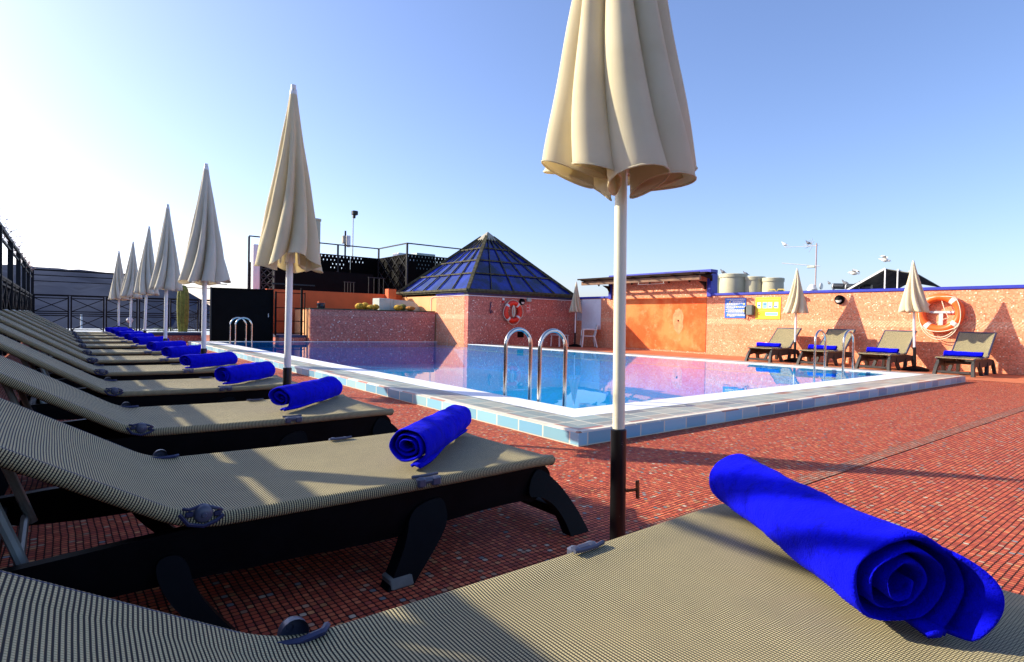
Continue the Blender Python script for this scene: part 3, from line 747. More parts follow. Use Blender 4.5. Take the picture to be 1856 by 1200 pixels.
# ---------------------------------------------------------------- rolled towels
def make_towel(L=.72, r=.082, seed=0, turns=3.2, flap=False, flare=1.0, core=.016):
    rnd = random.Random(seed); th = .010
    t = empty('rolled_towel', (0, 0, 0), '', 'towel')
    n = 120; nx = 26
    ph = rnd.uniform(0, 6.28)
    def rad(a):  # spiral from the inside out
        tt = a / (2 * pi * turns); return core + (r - core) * tt
    end_a = -pi / 2 - .35         # where the outer edge lies (just before the bottom)
    V = []; prof = []
    for i in range(n + 1):
        a = 2 * pi * turns * i / n; R_ = rad(a)
        # squashed and slightly uneven
        ang = end_a - (2 * pi * turns - a)
        wob = 1 + .05 * sin(2 * ang + ph) + .025 * sin(5 * ang + ph * 2)
        if i > n - 14:      # last bit peels off along the bed
            q = (i - (n - 14)) / 14
            prof.append((R_ * wob * cos(ang), R_ * wob * sin(ang), q))
        else: prof.append((R_ * wob * cos(ang), R_ * wob * sin(ang), 0))
    mb = MB()
    inner_z = [(rnd.uniform(-.012, .012)) for _ in range(5)]
    for j in range(nx + 1):
        s_ = j / nx; x = -L / 2 + L * s_
        fl = 1 + .05 * sin(3.2 * s_ + ph) + (flare - 1) * (1 - s_) ** 2
        sag = -.004 * sin(pi * s_)
        for i, (y, z, q) in enumerate(prof):
            a = i / n
            shift = (1 - a) * .035 * (1 if j == nx else (-1 if j == 0 else 0)) * (-1) * (.6 + .4 * sin(9 * a + ph))
            tele = (.014 * sin(7 * a * 6.28 / 3 + ph) if j in (0, nx) else 0)
            yy, zz = y * fl, z * fl * .93
            mb.v.append((x + shift * (.6) + tele, yy, zz + r * .93 + sag))
    k = n + 1
    for j in range(nx):
        for i in range(n): a = j * k + i; mb.f.append((a, a + 1, a + k + 1, a + k))
    o = mb.build('rolled_cloth', 'towel', t, ang=80)
    sm = o.modifiers.new('thick', 'SOLIDIFY'); sm.thickness = th; sm.offset = -1
    ss = o.modifiers.new('sub', 'SUBSURF'); ss.levels = 1; ss.render_levels = 1
    dt = bpy.data.textures.new('folds', 'CLOUDS'); dt.noise_scale = .09 + .05 * rnd.random(); dt.noise_depth = 2
    dm = o.modifiers.new('crease', 'DISPLACE'); dm.texture = dt; dm.strength = .016; dm.mid_level = .5; dm.texture_coords = 'LOCAL'
    # loose lower edge lying on the bed
    fm = MB(); nn = 24
    for j in range(nn + 1):
        s_ = j / nn; x = -L / 2 - .02 + L * s_
        for i in range(7):
            q = i / 6; fm.v.append((x + .008 * sin(q * 5 + ph), -.028 - q * (.034 + .012 * sin(5 * s_ + ph)) * (flare), .006 + .006 * sin(pi * q) + .003 * sin(11 * s_ + q * 3)))
    for j in range(nn):
        for i in range(6): a = j * 7 + i; fm.f.append((a, a + 1, a + 8, a + 7))
    o2 = fm.build('loose_edge', 'towel', t, ang=80); s2 = o2.modifiers.new('thick', 'SOLIDIFY'); s2.thickness = .012; s2.offset = 0
    if flap:   # corner of the towel hanging out of the big roll
        f2 = MB(); rows = 14; R1 = r * flare
        for j in range(rows + 1):
            q = j / rows
            for i in range(15):
                s_ = i / 14
                a = radians(44 - 110 * q)          # wraps down over the outer (-y) side
                xx = -L / 2 + .20 - s_ * (.17 + .10 * sin(pi * min(1, .15 + q * .75))); sf = max(0, min(1, (xx + L / 2) / L))
                R_ = r * (1 + (flare - 1) * (1 - sf) ** 2) * (.93 + .06 * min(1, q * 3) + .12 * s_ * min(1, q * 2) + .24 * (q ** 2) * s_)
                x = -L / 2 + .20 - s_ * (.17 + .10 * sin(pi * min(1, .15 + q * .75)))
                f2.v.append((x, -R_ * cos(a) * (1 - .16 * max(0, q - .8) * 5 * (1 - s_)) - .012 * sin(7 * q) * s_, max(.005 + .004 * sin(9 * s_), r * .93 + R_ * sin(a) * .93)))
        for j in range(rows):
            for i in range(14): a = j * 15 + i; f2.f.append((a, a + 1, a + 16, a + 15))
        o3 = f2.build('corner_flap', 'towel', t, ang=80); s3 = o3.modifiers.new('thick', 'SOLIDIFY'); s3.thickness = .010; s3.offset = 0
        s4 = o3.modifiers.new('sub', 'SUBSURF'); s4.levels = 1; s4.render_levels = 1
    return t
ZB = .326
tw_l = ['big royal blue rolled towel on the nearest lounger, open end toward the camera',
 'blue rolled towel on the second lounger from the camera, spiral end showing',
 'blue rolled towel on the third lounger from the camera, hollow end showing',
 'blue rolled towel on the fourth lounger from the camera, left of the second parasol pole',
 'blue rolled towel on the fifth lounger from the camera',
 'blue rolled towel on the sixth lounger from the camera',
 'blue rolled towel on the seventh lounger from the camera',
 'blue rolled towel on the eighth lounger from the camera',
 'blue rolled towel on the fourth lounger from the far end of the long row',
 'blue rolled towel on the third lounger from the far end of the long row',
 'blue rolled towel on the second to last lounger of the long row',
 'blue rolled towel on the farthest lounger of the long row']
ends = [((1.252, .38), (1.665, .975)), ((1.06, 2.00), (1.62, 2.50)), ((1.05, 3.62), (1.58, 4.12)), ((1.06, 5.22), (1.55, 5.68)), ((1.05, 6.9), (1.60, 7.38)), ((1.06, 8.6), (1.62, 9.1)),
        ((1.08, 10.3), (1.62, 10.85)), ((1.08, 12.3), (1.62, 12.85)), ((1.08, 14.3), (1.62, 14.85)), ((1.08, 16.4), (1.62, 16.95)), ((1.08, 18.5), (1.62, 19.05)), ((1.08, 20.4), (1.62, 20.9))]
protos = []
for i, (a, b_) in enumerate(ends):
    cx_, cy_ = (a[0] + b_[0]) / 2, (a[1] + b_[1]) / 2; d = atan2(b_[1] - a[1], b_[0] - a[0]); L = sqrt((b_[0] - a[0]) ** 2 + (b_[1] - a[1]) ** 2)
    if i == 0: o = make_towel(L, .098, 11, 3.2, True, 1.14, .026)
    elif i < 4: o = make_towel(L, .082, 20 + i, [0, 3.4, 2.3, 3.6][i], False, 1.0); protos.append(o)
    else: o = copy_tree(protos[i % 3])
    o.location = (cx_, cy_, ZB); o.rotation_euler = (0, 0, d + (radians((i * 37 % 7) - 3) if i > 3 else 0))
    o['label'] = tw_l[i]; o['category'] = 'towel'; o['group'] = 'blue towels rolled up on the long row of loungers'
rt = make_towel(.62, .062, 77, 3, False, 1.0)
for i, (x, y, lb) in enumerate(((14.05, 3.44, 'small blue rolled towel on the nearest lounger at the mosaic wall'), (14.05, 4.86, 'small blue rolled towel on the second lounger from the right at the wall'),
        (14.07, 6.12, 'small blue rolled towel on the wall lounger behind the steel ladder'), (14.1, 7.44, 'small blue rolled towel on the leftmost wall lounger'))):
    o = rt if i == 0 else copy_tree(rt)
    o.location = (x, y, .36); o.rotation_euler = (0, 0, pi / 2 + radians([3, -4, 2, -2][i])); o['label'] = lb; o['category'] = 'towel'; o['group'] = 'blue towels on the loungers at the mosaic wall'

# ---------------------------------------------------------------- closed parasols
def make_parasol(ztip, zhem, Rb, sleeve, seed, pole_r=.024, mat='canvas', folds=8, deep=.45, curl=1.2, base=False, screw=False, sq=.62, hemdrop=.03, dir_=0, polem='polew', detail=1):
    rnd = random.Random(seed); t = empty('closed_parasol', (0, 0, 0), '', 'parasol')
    seg = folds * (20 if detail > 1 else 12); rows = 46 if detail > 1 else 24; mb = MB(); ph = rnd.uniform(0, 6.28)
    amp = [rnd.uniform(.6, 1.35) for _ in range(folds)]; off = [rnd.uniform(-.25, .25) for _ in range(folds)]
    crl = [rnd.uniform(.4, 1.35) for _ in range(folds)]; hh = [rnd.uniform(-1, 1) for _ in range(folds)]
    def interp(lst, f):
        i = int(f) % folds; g_ = f - int(f); g_ = g_ * g_ * (3 - 2 * g_); return lst[i] * (1 - g_) + lst[(i + 1) % folds] * g_
    for r_ in range(rows + 1):
        tt = r_ / rows                       # 0 tip, 1 hem
        R_ = .022 + (Rb - .022) * (tt ** 1.12)
        d_ = deep * min(1, tt * 2.2) * (1 + .30 * tt ** 3)
        for j in range(seg):
            u = 2 * pi * j / seg; u = u + .20 * sin(u + ph) + .11 * sin(2 * u + 2.1 * ph); f = ((u / (2 * pi) * folds) % folds + folds) % folds
            A = interp(amp, f + .5); K = interp(crl, f + .5); O = interp(off, f + .5)
            w_ = (folds * u)
            rad = R_ * (1 - d_ * (.5 - .5 * cos(w_)) * (.55 + .45 * A)) * (1 + .10 * (A - 1) * tt)
            th = u + ph + O * tt * .5 + curl * K * tt ** 1.3 * sin(w_) / folds * .95 + (.25 + .35 * tt ** 2) * tt * (1 if seed % 2 else -1)
            z = ztip + (zhem - ztip) * tt + tt ** 6 * (hemdrop * (.5 - .5 * cos(w_)) + (.07 if detail > 1 else .03) * interp(hh, f + .5) + (.012 * sin(13 * u + ph) if detail > 1 else 0))
            rad *= 1 + .010 * sin(9 * tt + 5 * u) + .012 * sin(17 * tt + 3 * u + ph) * (1 if detail > 1 else .4)
            mb.v.append((rad * cos(th), rad * sin(th), z))
    for r_ in range(rows):
        for j in range(seg):
            a = r_ * seg + j; b2 = r_ * seg + (j + 1) % seg; mb.f.append((a, b2, b2 + seg, a + seg))
    cn = mb.build('canopy', mat, t, ang=120)
    sm = cn.modifiers.new('thick', 'SOLIDIFY'); sm.thickness = .0025; sm.offset = 0
    if detail > 1:
        ss = cn.modifiers.new('sub', 'SUBSURF'); ss.levels = 1; ss.render_levels = 1
        hm_ = MB()
        hm_.tube([mb.v[rows * seg + j] for j in range(seg)], .0032, 5, closed=True); hm_.build('hem', mat, cn, ang=120)
    # folded ribs seen at the open lower end
    rb = MB()
    for k in range(8):
        a = 2 * pi * k / 8 + .2; rb.tube([(.03 * cos(a), .03 * sin(a), zhem + .55), (.055 * cos(a), .055 * sin(a), zhem + .25), (.075 * cos(a), .075 * sin(a), zhem + .015)], .005, 5)
    rb.build('ribs', polem, t)
    MB().lathe([(0, 0), (.026, .002), (.030, .02), (.024, .055), (.020, .06), (.020, .09), (0, .092)], 12, (0, 0, ztip - .06)).build('finial', 'white', t)
    MB().lathe([(.034, zhem + .02), (.040, zhem + .05), (.040, zhem + .10), (.030, zhem + .12)], 14).build('runner', polem, t)
    MB().lathe([(0, .02), (pole_r, .02), (pole_r, ztip - .05), (0, ztip - .05)], 20).build('pole', polem, t)
    MB().lathe([(0, .03), (pole_r + .007, .03), (pole_r + .007, sleeve), (pole_r + .001, sleeve + .004), (pole_r, sleeve + .001)], 20).build('base_sleeve', 'chip', t)
    if screw:
        ca, sa_ = cos(radians(-66)), sin(radians(-66))
        s_ = MB().tube([(.02 * ca, .02 * sa_, sleeve - .235), (.072 * ca, .072 * sa_, sleeve - .230)], .006, 8)
        s_.tube([(.072 * ca, .072 * sa_, sleeve - .195), (.074 * ca, .074 * sa_, sleeve - .262)], .0075, 8); s_.build('clamp_screw', 'rust', t)
    if base:
        MB().lathe([(0, 0), (.25, 0), (.26, .02), (.24, .045), (.12, .085), (.05, .10), (0, .10)], 28).build('base_disc', 'black', t)
    else:
        MB().lathe([(0, 0), (.11, 0), (.115, .010), (.10, .020), (.05, .03), (0, .03)], 28).build('base_disc', 'black', t)
    return t
def px_xy(u, y):   # ground x for image column u at depth y (used only to read positions off the plan)
    a = YAW + math.atan((u - 928) / F_); return y * math.tan(a)
UM = [ # x, y, tip, hem, R, sleeve, seed, label
 (1.676, 1.455, 2.90, 1.45, .284, .500, 5, 'big cream closed parasol nearest the camera, its top out of frame'),
 (1.415, 4.66, 2.68, 1.30, .265, .492, 12, 'second closed parasol from the camera, cream, between the fourth and fifth towels'),
 (1.36, 7.68, 2.66, 1.27, .285, .492, 8, 'third closed parasol of the long row, grey-cream, in front of the black panel'),
 (1.375, 10.95, 2.66, 1.29, .25, .492, 4, 'fourth closed parasol of the long row'),
 (1.55, 15.7, 2.88, 1.33, .27, .50, 15, 'fifth closed parasol of the long row, slightly behind the fourth'),
 (1.55, 19.1, 2.85, 1.32, .28, .50, 6, 'second farthest closed parasol of the long row'),
 (1.42, 20.9, 2.72, 1.29, .27, .50, 17, 'farthest closed parasol of the long row')]
for i, (x, y, zt_, zh, Rb, sl_, sd_, lb) in enumerate(UM):
    o = make_parasol(zt_, zh, Rb, sl_, sd_, .0225 if i == 0 else .026, 'canvas' if i in (0, 1) else 'canvas2', 9 if i == 0 else 8, deep=.56 if i == 0 else .46, curl=2.5 if i == 0 else 1.35,
        screw=(i == 0), hemdrop=-.05 if i == 0 else .02, polem='pole' if i == 0 else 'polew', detail=2 if i < 3 else 1)
    if i == 0:
        for ch in o.children:
            if ch.name.startswith('canopy'): ch.location = (-.008, .0135, 0)
    if i == 0: # slimmer black sleeve above the clamp
        pass
    o.location = (x, y, 0); o.rotation_euler = (0, radians([-2.5, .5, .2, .4, 1.6, 1.2, -.3][i]), radians([24, 0, 0, 0, 0, 0, 0][i]))
    o['label'] = lb; o['group'] = 'closed parasols in the long row along the pool'
for i, (x, y, lb, ln) in enumerate(((14.40, 4.35, 'closed cream parasol by the orange life ring on the sunlit wall', -2.6), (14.58, 7.0, 'closed cream parasol before the yellow notice on the sunlit wall', 0), (14.70, 15.0, 'small closed parasol beside the white plastic chair in the corner', .3))):
    o = make_parasol(2.32, 1.24, .30 if i < 2 else .25, .50, 31 + i, .024, 'canvas', 8, deep=.38, curl=.9, base=True, polem='polew')
    o.location = (x, y, 0); o.rotation_euler = (0, 0, radians([0, 70, 20][i])); o['label'] = lb; o['group'] = 'closed parasols along the mosaic wall'
    if ln: o.rotation_euler = (radians(ln) * .62, radians(ln) * .77, 0)

# ---------------------------------------------------------------- steel ladders
def make_ladder(loc, rz, label, gap, span, H=.68):
    t = empty('pool_ladder', loc, label, 'pool ladder', 'steel pool ladders', rz)
    for s_ in (-1, 1):
        pts = [(0, s_ * gap / 2, -.16)]; r_ = span / 2
        zc = H - r_
        pts.append((0, s_ * gap / 2, zc * .5)); pts.append((.0, s_ * gap / 2, zc))
        for i in range(1, 16):
            a = pi * i / 16; pts.append((r_ - r_ * cos(a), s_ * gap / 2, zc + r_ * sin(a)))
        pts.append((span, s_ * gap / 2, zc)); pts.append((span, s_ * gap / 2, 0)); pts.append((span, s_ * gap / 2, -.9))
        MB().tube(pts, .021, 14).build('grab_rail', 'steel', t, ang=60)
        MB().lathe([(.021, -.155), (.045, -.155), (.045, -.162), (.021, -.162)], 16, (0, s_ * gap / 2, 0)).build('flange', 'steel', t)
    for z in (-.25, -.5, -.75):
        MB().box(span - .03, span + .04, -gap / 2, gap / 2, z - .012, z + .012, .004).build('rung', 'steel', t)
    return t
make_ladder((3.78, 4.63, ZC), 0, 'steel pool ladder nearest the camera at the left pool edge', .56, .35, .70)
make_ladder((3.78, 17.3, ZC), 0, 'small steel pool ladder at the far left end before the black panel', .62, .42, .72)
make_ladder((11.55, 4.72, ZC), pi, 'steel pool ladder at the right side of the pool in front of the wall loungers', .50, .42, .72)

# ---------------------------------------------------------------- right wall
XW = 15.38; HW = 1.76
wl_ = empty('mosaic_wall', (XW, -5, 0), 'long sunlit salmon mosaic wall with a blue coping on the right', 'wall')
MB().box(0, .25, 0, 15.05, 0, HW).build('wall_panel', 'wall', wl_, smooth=False)     # y -5..10.05
MB().box(-.03, .28, 0, 14.93, HW + .002, HW + .075, .01).build('blue_coping', 'bluetrim', wl_, smooth=False)
rw = empty('raised_wall', (XW, 10.052, 0), 'taller orange wall section with navy frame under the timber pergola', 'wall')
MB().box(0, .25, 0, 3.82, 0, 2.44).build('wall_panel', 'wall', rw, smooth=False)
MB().box(-.012, 0.0, .02, 3.3, .06, HW - .02, .003).build('orange_patch', 'render', rw, smooth=False)
pt = MB().lathe([(0, -.001), (1, -.001), (1, .001), (0, .001)], 18, (0, 0, 0), 'x'); random.seed(5)
n = 26; pm = MB(); ctr = (-.0145, 1.02, 1.12)
ring_ = [(ctr[0], ctr[1] + .20 * cos(2 * pi * i / n) * (1 + random.uniform(-.12, .12)), ctr[2] + .40 * sin(2 * pi * i / n) * (1 + random.uniform(-.1, .1)) - .12) for i in range(n)]
pm.v = ring_ + [(ctr[0] + .002, y, z) for _, y, z in ring_]; pm.f = [tuple(range(n)), tuple(reversed(range(n, 2 * n)))] + [(i, (i + 1) % n, n + (i + 1) % n, n + i) for i in range(n)]
pm.build('plaster_patch', plain('faded_peach_plaster', (.86, .30, .13), .85, var=.25, scale=7), rw, smooth=False)
MB().box(-.035, -.013, 1.0, 1.03, .98, 1.03, .004).build('hook', 'black', rw)
MB().box(-.05, .30, -.14, 3.96, 2.442, 2.56, .01).build('blue_coping', 'bluetrim', rw, smooth=False)
MB().box(-.05, .30, -.14, .0, HW - .03, 2.44, .006).build('blue_jamb', 'bluetrim', rw, smooth=False)
MB().box(-.05, .30, 3.824, 3.96, HW - .03, 2.44, .006).build('blue_jamb', 'bluetrim', rw, smooth=False)
mo = MB(); mo.box(-.02, -.0, .4, 3.8, -.0, .0605)
cw = empty('corner_wall', (XW, 13.875, 0), 'short salmon wall between the pergola and the pyramid building, behind the white boards', 'wall')
MB().box(0, .25, 0, 2.1, 0, HW).build('wall_panel', 'wall', cw, smooth=False)
MB().box(-.03, .28, .14, 2.1, HW + .002, HW + .075, .01).build('blue_coping', 'bluetrim', cw, smooth=False)

# pergola over the raised part
pg = empty('timber_pergola', (XW, 10.05, 2.10), 'small brown timber pergola bracketed from the top of the orange wall', 'pergola')
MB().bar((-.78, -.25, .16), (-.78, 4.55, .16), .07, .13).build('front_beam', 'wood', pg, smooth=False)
for k in range(7):
    y = -.15 + k * .76
    c = [(-.95, .25), (-.80, .25), (-.055, .25), (-.055, .12 if k in (1, 5) else .17), (-.62, .225), (-.72, .225), (-.95, .235)]
    c = [(-1.02, .27), (-.055, .27), (-.055, .10), (-.10, .17), (-.60, .225), (-.90, .228)]
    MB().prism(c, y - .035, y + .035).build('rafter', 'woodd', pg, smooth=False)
MB().box(-.52, -.056, -.30, 4.60, .322, .345).build('added_dark_board', 'woodd', pg, smooth=False)  # solid board added to darken the wall top behind the rafters
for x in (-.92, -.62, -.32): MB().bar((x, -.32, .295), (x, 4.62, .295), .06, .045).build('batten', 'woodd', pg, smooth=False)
for y in (.0, 3.9): MB().prism([(-.055, .09), (-.055, -.14), (-.14, -.02), (-.40, .09)], y - .03 + (.04 if y == 0 else 0), y + .03 + (.04 if y == 0 else 0)).build('bracket', 'woodd', pg, smooth=False)
lt = empty('strip_light', (XW, 11.5, 2.20), 'thin pale tube light hung under the pergola beam', 'light')
MB().tube([(-.30, -.1, -.03), (-.30, 1.0, -.03)], .014, 8).build('tube', 'lens', lt)
for y in (-.05, .95): MB().bar((-.30, y, -.035), (-.30, y, .10), .02).build('hanger', 'alu', lt, smooth=False)

# ---------------------------------------------------------------- pyramid building (square plan)
PX0, PX1, PY0, PY1, PH = 10.45, 15.36, 15.62, 20.45, 1.72
pb_ = empty('pyramid_building', (PX0, PY0, 0), 'low square mosaic building under a blue glazed pyramid roof', 'building')
Lx, Ly = PX1 - PX0, PY1 - PY0
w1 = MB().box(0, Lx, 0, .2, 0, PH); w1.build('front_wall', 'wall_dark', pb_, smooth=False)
MB().box(-.006, .2, .202, 2.0, 0, PH).build('side_wall', 'wall', pb_, smooth=False)
MB().box(-.003, .2, 2.002, Ly, 0, PH).build('side_wall', 'orange_lit', pb_, smooth=False)
MB().box(.2, Lx, Ly - .2, Ly, 0, PH).build('rear_wall', 'orange', pb_, smooth=False)
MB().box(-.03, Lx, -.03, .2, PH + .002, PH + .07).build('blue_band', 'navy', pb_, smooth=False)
MB().box(-.033, .198, .203, 2.0, PH + .002, PH + .07).build('blue_band', 'bluetrim', pb_, smooth=False)
MB().tube([(-.02, -.045, PH - .03), (Lx * .95, -.045, PH - .03)], .012, 6).build('conduit', 'white', pb_)
MB().tube([(-.02, -.02, PH - .02), (-.02, 2.2, PH - .04), (-.02, 2.35, PH - .09), (-.02, 2.35, 1.2)], .010, 6).build('conduit', 'white', pb_)
ap = Vector((Lx / 2, Ly / 2, 4.24)); zr = PH + .09; ov = .10
corners = [Vector((-ov, -ov, zr)), Vector((Lx - .16, -ov, zr)), Vector((Lx - .16, Ly + ov, zr)), Vector((-ov, Ly + ov, zr))]
MB().prism([(c.x, c.y) for c in corners], PH + .072, zr + .05, 'z').build('roof_rim', 'bar', pb_, smooth=False)
for k in range(4):
    A, B = corners[k] + Vector((0, 0, .05)), corners[(k + 1) % 4] + Vector((0, 0, .05))
    gl = MB(); nin = ((ap - A).cross(ap - B)).normalized(); nin = nin if nin.z < 0 else -nin
    P = [A + (ap - A) * 0, B + (ap - B) * 0, B + (ap - B) * .9, A + (ap - A) * .9]
    gl.v = [tuple(p + nin * .03) for p in P] + [tuple(p + nin * .045) for p in P]
    gl.f = [(0, 1, 2, 3), (7, 6, 5, 4), (0, 4, 5, 1), (1, 5, 6, 2), (2, 6, 7, 3), (3, 7, 4, 0)]
    gl.build('glass_slope', 'glassb', pb_, smooth=False)
    gb = MB()
    for f in (.2, .4, .6, .8):
        p = A + (B - A) * f; q = p + (ap - p) * .9; gb.bar(p, q, .026, .04)
    for f in (.27, .49, .71):
        gb.bar(A + (ap - A) * f, B + (ap - B) * f, .034, .045)
    gb.bar(A + Vector((0, 0, .02)), B + Vector((0, 0, .02)), .09, .07)
    gb.build('glazing_bars', 'bar', pb_, smooth=False)
    MB().bar(A, A + (ap - A) * .93, .11, .09).build('hip_rail', 'bar', pb_, smooth=False)
capm = MB(); c_ = .125
cc = [ap + (corners[k] - ap) * c_ + Vector((0, 0, .03)) for k in range(4)]; capm.v = [tuple(p) for p in cc] + [tuple(ap + Vector((0, 0, .05)))] + [tuple(p - Vector((0, 0, .05))) for p in cc]
capm.f = [(0, 1, 4), (1, 2, 4), (2, 3, 4), (3, 0, 4), (0, 5, 6, 1), (1, 6, 7, 2), (2, 7, 8, 3), (3, 8, 5, 0), (5, 8, 7, 6)]
capm.build('apex_cap', 'cap', pb_, smooth=False)

# ---------------------------------------------------------------- things on the walls
def life_ring(loc, rz, R, r, mat, label, flatrope=False):
    t = empty('life_ring', loc, label, 'life ring', None, rz)     # ring lies in the local yz plane, faces -x
    ts = 40; MB().tube([(0, R * cos(2 * pi * i / ts), R * sin(2 * pi * i / ts)) for i in range(ts)], r, 14, closed=True).build('ring', mat, t, ang=60)
    for a in (40, 130, 220, 310):
        MB().tube([(0, R * cos(radians(a + d)), R * sin(radians(a + d))) for d in (-7, -3.5, 0, 3.5, 7)], r * 1.025, 14, caps=False).build('tape_band', 'tape', t, ang=60)
    rp = MB(); pts = []
    for i in range(81):
        a = 2 * pi * i / 80 + radians(40); sag = abs(sin(2 * (a - radians(40)))) 
        rad_ = R + r * (1.0 - .75 * sag * (1 if flatrope else .9)) if not flatrope else R + r * (.95 + .55 * sag)
        pts.append((-r * (.75 if not flatrope else .3) - .01, rad_ * cos(a), rad_ * sin(a) - (.02 * sag)))
    rp.tube(pts[:-1], .010, 6, closed=True); rp.build('grab_rope', 'rope', t, ang=60)
    return t
rr1 = life_ring((XW - .10, 4.17, 1.25), 0, .355, .085, 'ringo', 'large orange life ring with cream rope on the sunlit wall')
rp = MB(); rp.tube([(-.05, .38 * cos(a), -.05 + .53 * sin(a)) for a in [radians(200 + 140 * i / 14) for i in range(15)]], .010, 6)
rp.tube([(-.04, .36 * cos(a), -.03 + .50 * sin(a)) for a in [radians(205 + 130 * i / 14) for i in range(15)]], .010, 6)
rp.tube([(-.02, -.02, .30), (-.03, -.08, .1), (-.02, -.16, -.1), (-.02, -.05, -.14)], .009, 6); rp.build('hanging_rope', 'rope', rr1, ang=60)
MB().box(.05, .075, -.24, .24, .0, .05, .003).box(.05, .075, -.04, .04, -.26, -.002, .003).build('wall_bracket', 'stone', rr1, smooth=False)
rr2 = life_ring((12.22, PY0 - .10, 1.20), pi / 2, .30, .085, 'ringr', 'red-orange life ring with a coiled rope on the shaded pyramid building wall', True)
cr = MB()
for k in range(4):
    cr.tube([(-.05 - k * .012, (.065 - .012 * k) * cos(a) + .01 * k, .02 + (.20 - .018 * k) * sin(a)) for a in [2 * pi * i / 24 for i in range(24)]], .011, 6, closed=True)
cr.build('coiled_rope', 'rope', rr2, ang=60)

def board(name, label, cat, y0_, y1_, z0, z1, mat, x=XW, th=.012):
    t = empty(name, (x, y0_, z0), label, cat); MB().box(-th - .003, -.003, 0, y1_ - y0_, 0, z1 - z0).build('panel', mat, t, smooth=False); return t, th
def strip(t, th, ya, yb, za, zb_, mat, nm='text_line', d=.003):
    return MB().box(-th - .003 - d, -th - .0032, ya, yb, za, zb_).build(nm, mat, t, smooth=False)
t, th = board('notice_board', 'blue pool rules notice with rows of small text on the wall', 'sign', 8.80, 9.46, 1.10, 1.68, 'sblue')
random.seed(21); Wd = .66
ro = 0
for z, ln, sx in ((.545, .6, .03), (.52, .46, .03), (.485, .30, .06), (.46, .30, .12), (.425, .58, .03), (.40, .42, .20), (.375, .30, .30), (.335, .60, .03), (.31, .58, .03), (.285, .24, .36), (.245, .56, .03), (.22, .52, .03), (.195, .55, .03), (.17, .50, .03), (.12, .50, .03), (.095, .46, .03), (.07, .50, .03), (.045, .16, .34)):
    mb = MB(); x_ = sx
    while x_ < min(sx + ln, Wd - .04):
        l_ = random.uniform(.02, .07); mb.box(-th - .006, -th - .0032, x_, min(x_ + l_, Wd - .03), z - .007, z + .007); x_ += l_ + .014
    mb.build('text_line', 'ink', t, smooth=False)
for (y, z) in ((.50, .465), (.06, .40), (.26, .325), (.07, .21), (.56, .08)):
    MB().lathe([(0, -.0008), (.028, -.0008), (.028, .0008), (0, .0008)], 12, (-th - .007, y, z), 'x').build('pictogram', 'inky', t, smooth=False)
t, th = board('notice_board', 'bright yellow notice with small blue pictures on the wall', 'sign', 7.80, 8.51, 1.08, 1.68, 'syel')
for (a, b_, z0, z1, m_) in ((.06, .17, .30, .47, 'ink'), (.23, .36, .30, .47, 'ink'), (.38, .50, .30, .47, 'inkb'), (.55, .66, .30, .47, 'ink'), (.07, .42, .10, .19, 'inkb')):
    strip(t, th, a, b_, z0, z1, m_, 'picture')
for (a, b_, z0, z1) in ((.08, .20, .33, .36), (.25, .34, .34, .37), (.40, .48, .40, .43), (.57, .64, .36, .40)): strip(t, th, a, b_, z0, z1, 'sblue', 'picture_detail', .005)
for z in (.54, .525): pass
mb = MB(); random.seed(2); x_ = .06
while x_ < .62:
    l_ = random.uniform(.02, .05); mb.box(-th - .006, -th - .0032, x_, x_ + l_, .525, .555); x_ += l_ + .012
mb.build('heading', 'inky', t, smooth=False)
strip(t, th, .12, .58, .235, .25, 'inky'); strip(t, th, .10, .60, .05, .062, 'inky')
MB().lathe([(.022, -.001), (.040, -.001), (.040, .001), (.022, .001)], 16, (-th - .0045, .60, .15), 'x').build('pictogram', 'sred', t, smooth=False)
t, th = board('notice_board', 'small grey notice board with black dots in the corner by the chair', 'sign', 15.34, 15.60, .95, 1.72, plain('grey_board', (.55, .57, .60), .5, var=.05), th=.02)
mb = MB()
for (y, z) in ((.05, .70), (.09, .70), (.13, .70), (.19, .70), (.04, .62), (.06, .38), (.12, .38), (.15, .08)): mb.box(-.028, -.0232, y, y + .022, z, z + .025)
mb.build('fixings', 'black', t, smooth=False)
t, th = board('white_board', 'plain white panel fixed to the wall beside the grey notice board', 'panel', 14.38, 15.33, .64, 1.74, plain('bright_white_panel', (.86, .87, .90), .45, var=.04), th=.02)
ph_ = empty('wall_phone', (XW, 8.64, 1.33), 'dark grey telephone box between the blue and yellow notices', 'telephone')
MB().box(-.13, -.003, -.10, .10, -.15, .15, .02).build('housing', 'phone', ph_); MB().box(-.10, -.003, .102, .16, -.13, .10, .01).build('handset', 'black', ph_)
MB().tube([(-.05, .14, -.13), (-.06, .15, -.25), (-.04, .10, -.28), (-.03, .05, -.20)], .008, 6).build('cord', 'black', ph_)
def bulkhead(loc, rz, label):
    t = empty('bulkhead_lamp', loc, label, 'lamp', 'round bulkhead lamps', rz)
    MB().lathe([(0, -.001), (.115, -.001), (.118, -.035), (.10, -.075), (.085, -.085), (.083, -.060)], 24, (0, 0, 0), 'x').build('housing', 'black', t)
    MB().lathe([(.082, -.06), (.07, -.078), (.04, -.092), (0, -.096)], 20, (0, 0, -.008), 'x', pi, 2 * pi).build('lens', 'lens', t)
    MB().lathe([(.084, -.06), (.075, -.09), (.045, -.108), (0, -.114)], 20, (0, 0, -.006), 'x', 0, pi).build('hood', 'black', t)
bulkhead((XW - .001, 6.30, 1.585), 0, 'round black half-hooded lamp on the sunlit wall')
bulkhead((12.68, PY0 - .001, 1.56), pi / 2, 'round black half-hooded lamp on the shaded wall beside the life ring')
fl = empty('flood_lamp', (XW, 7.40, 1.74), 'small dark spotlight with a pale box on the wall behind the parasol', 'lamp')
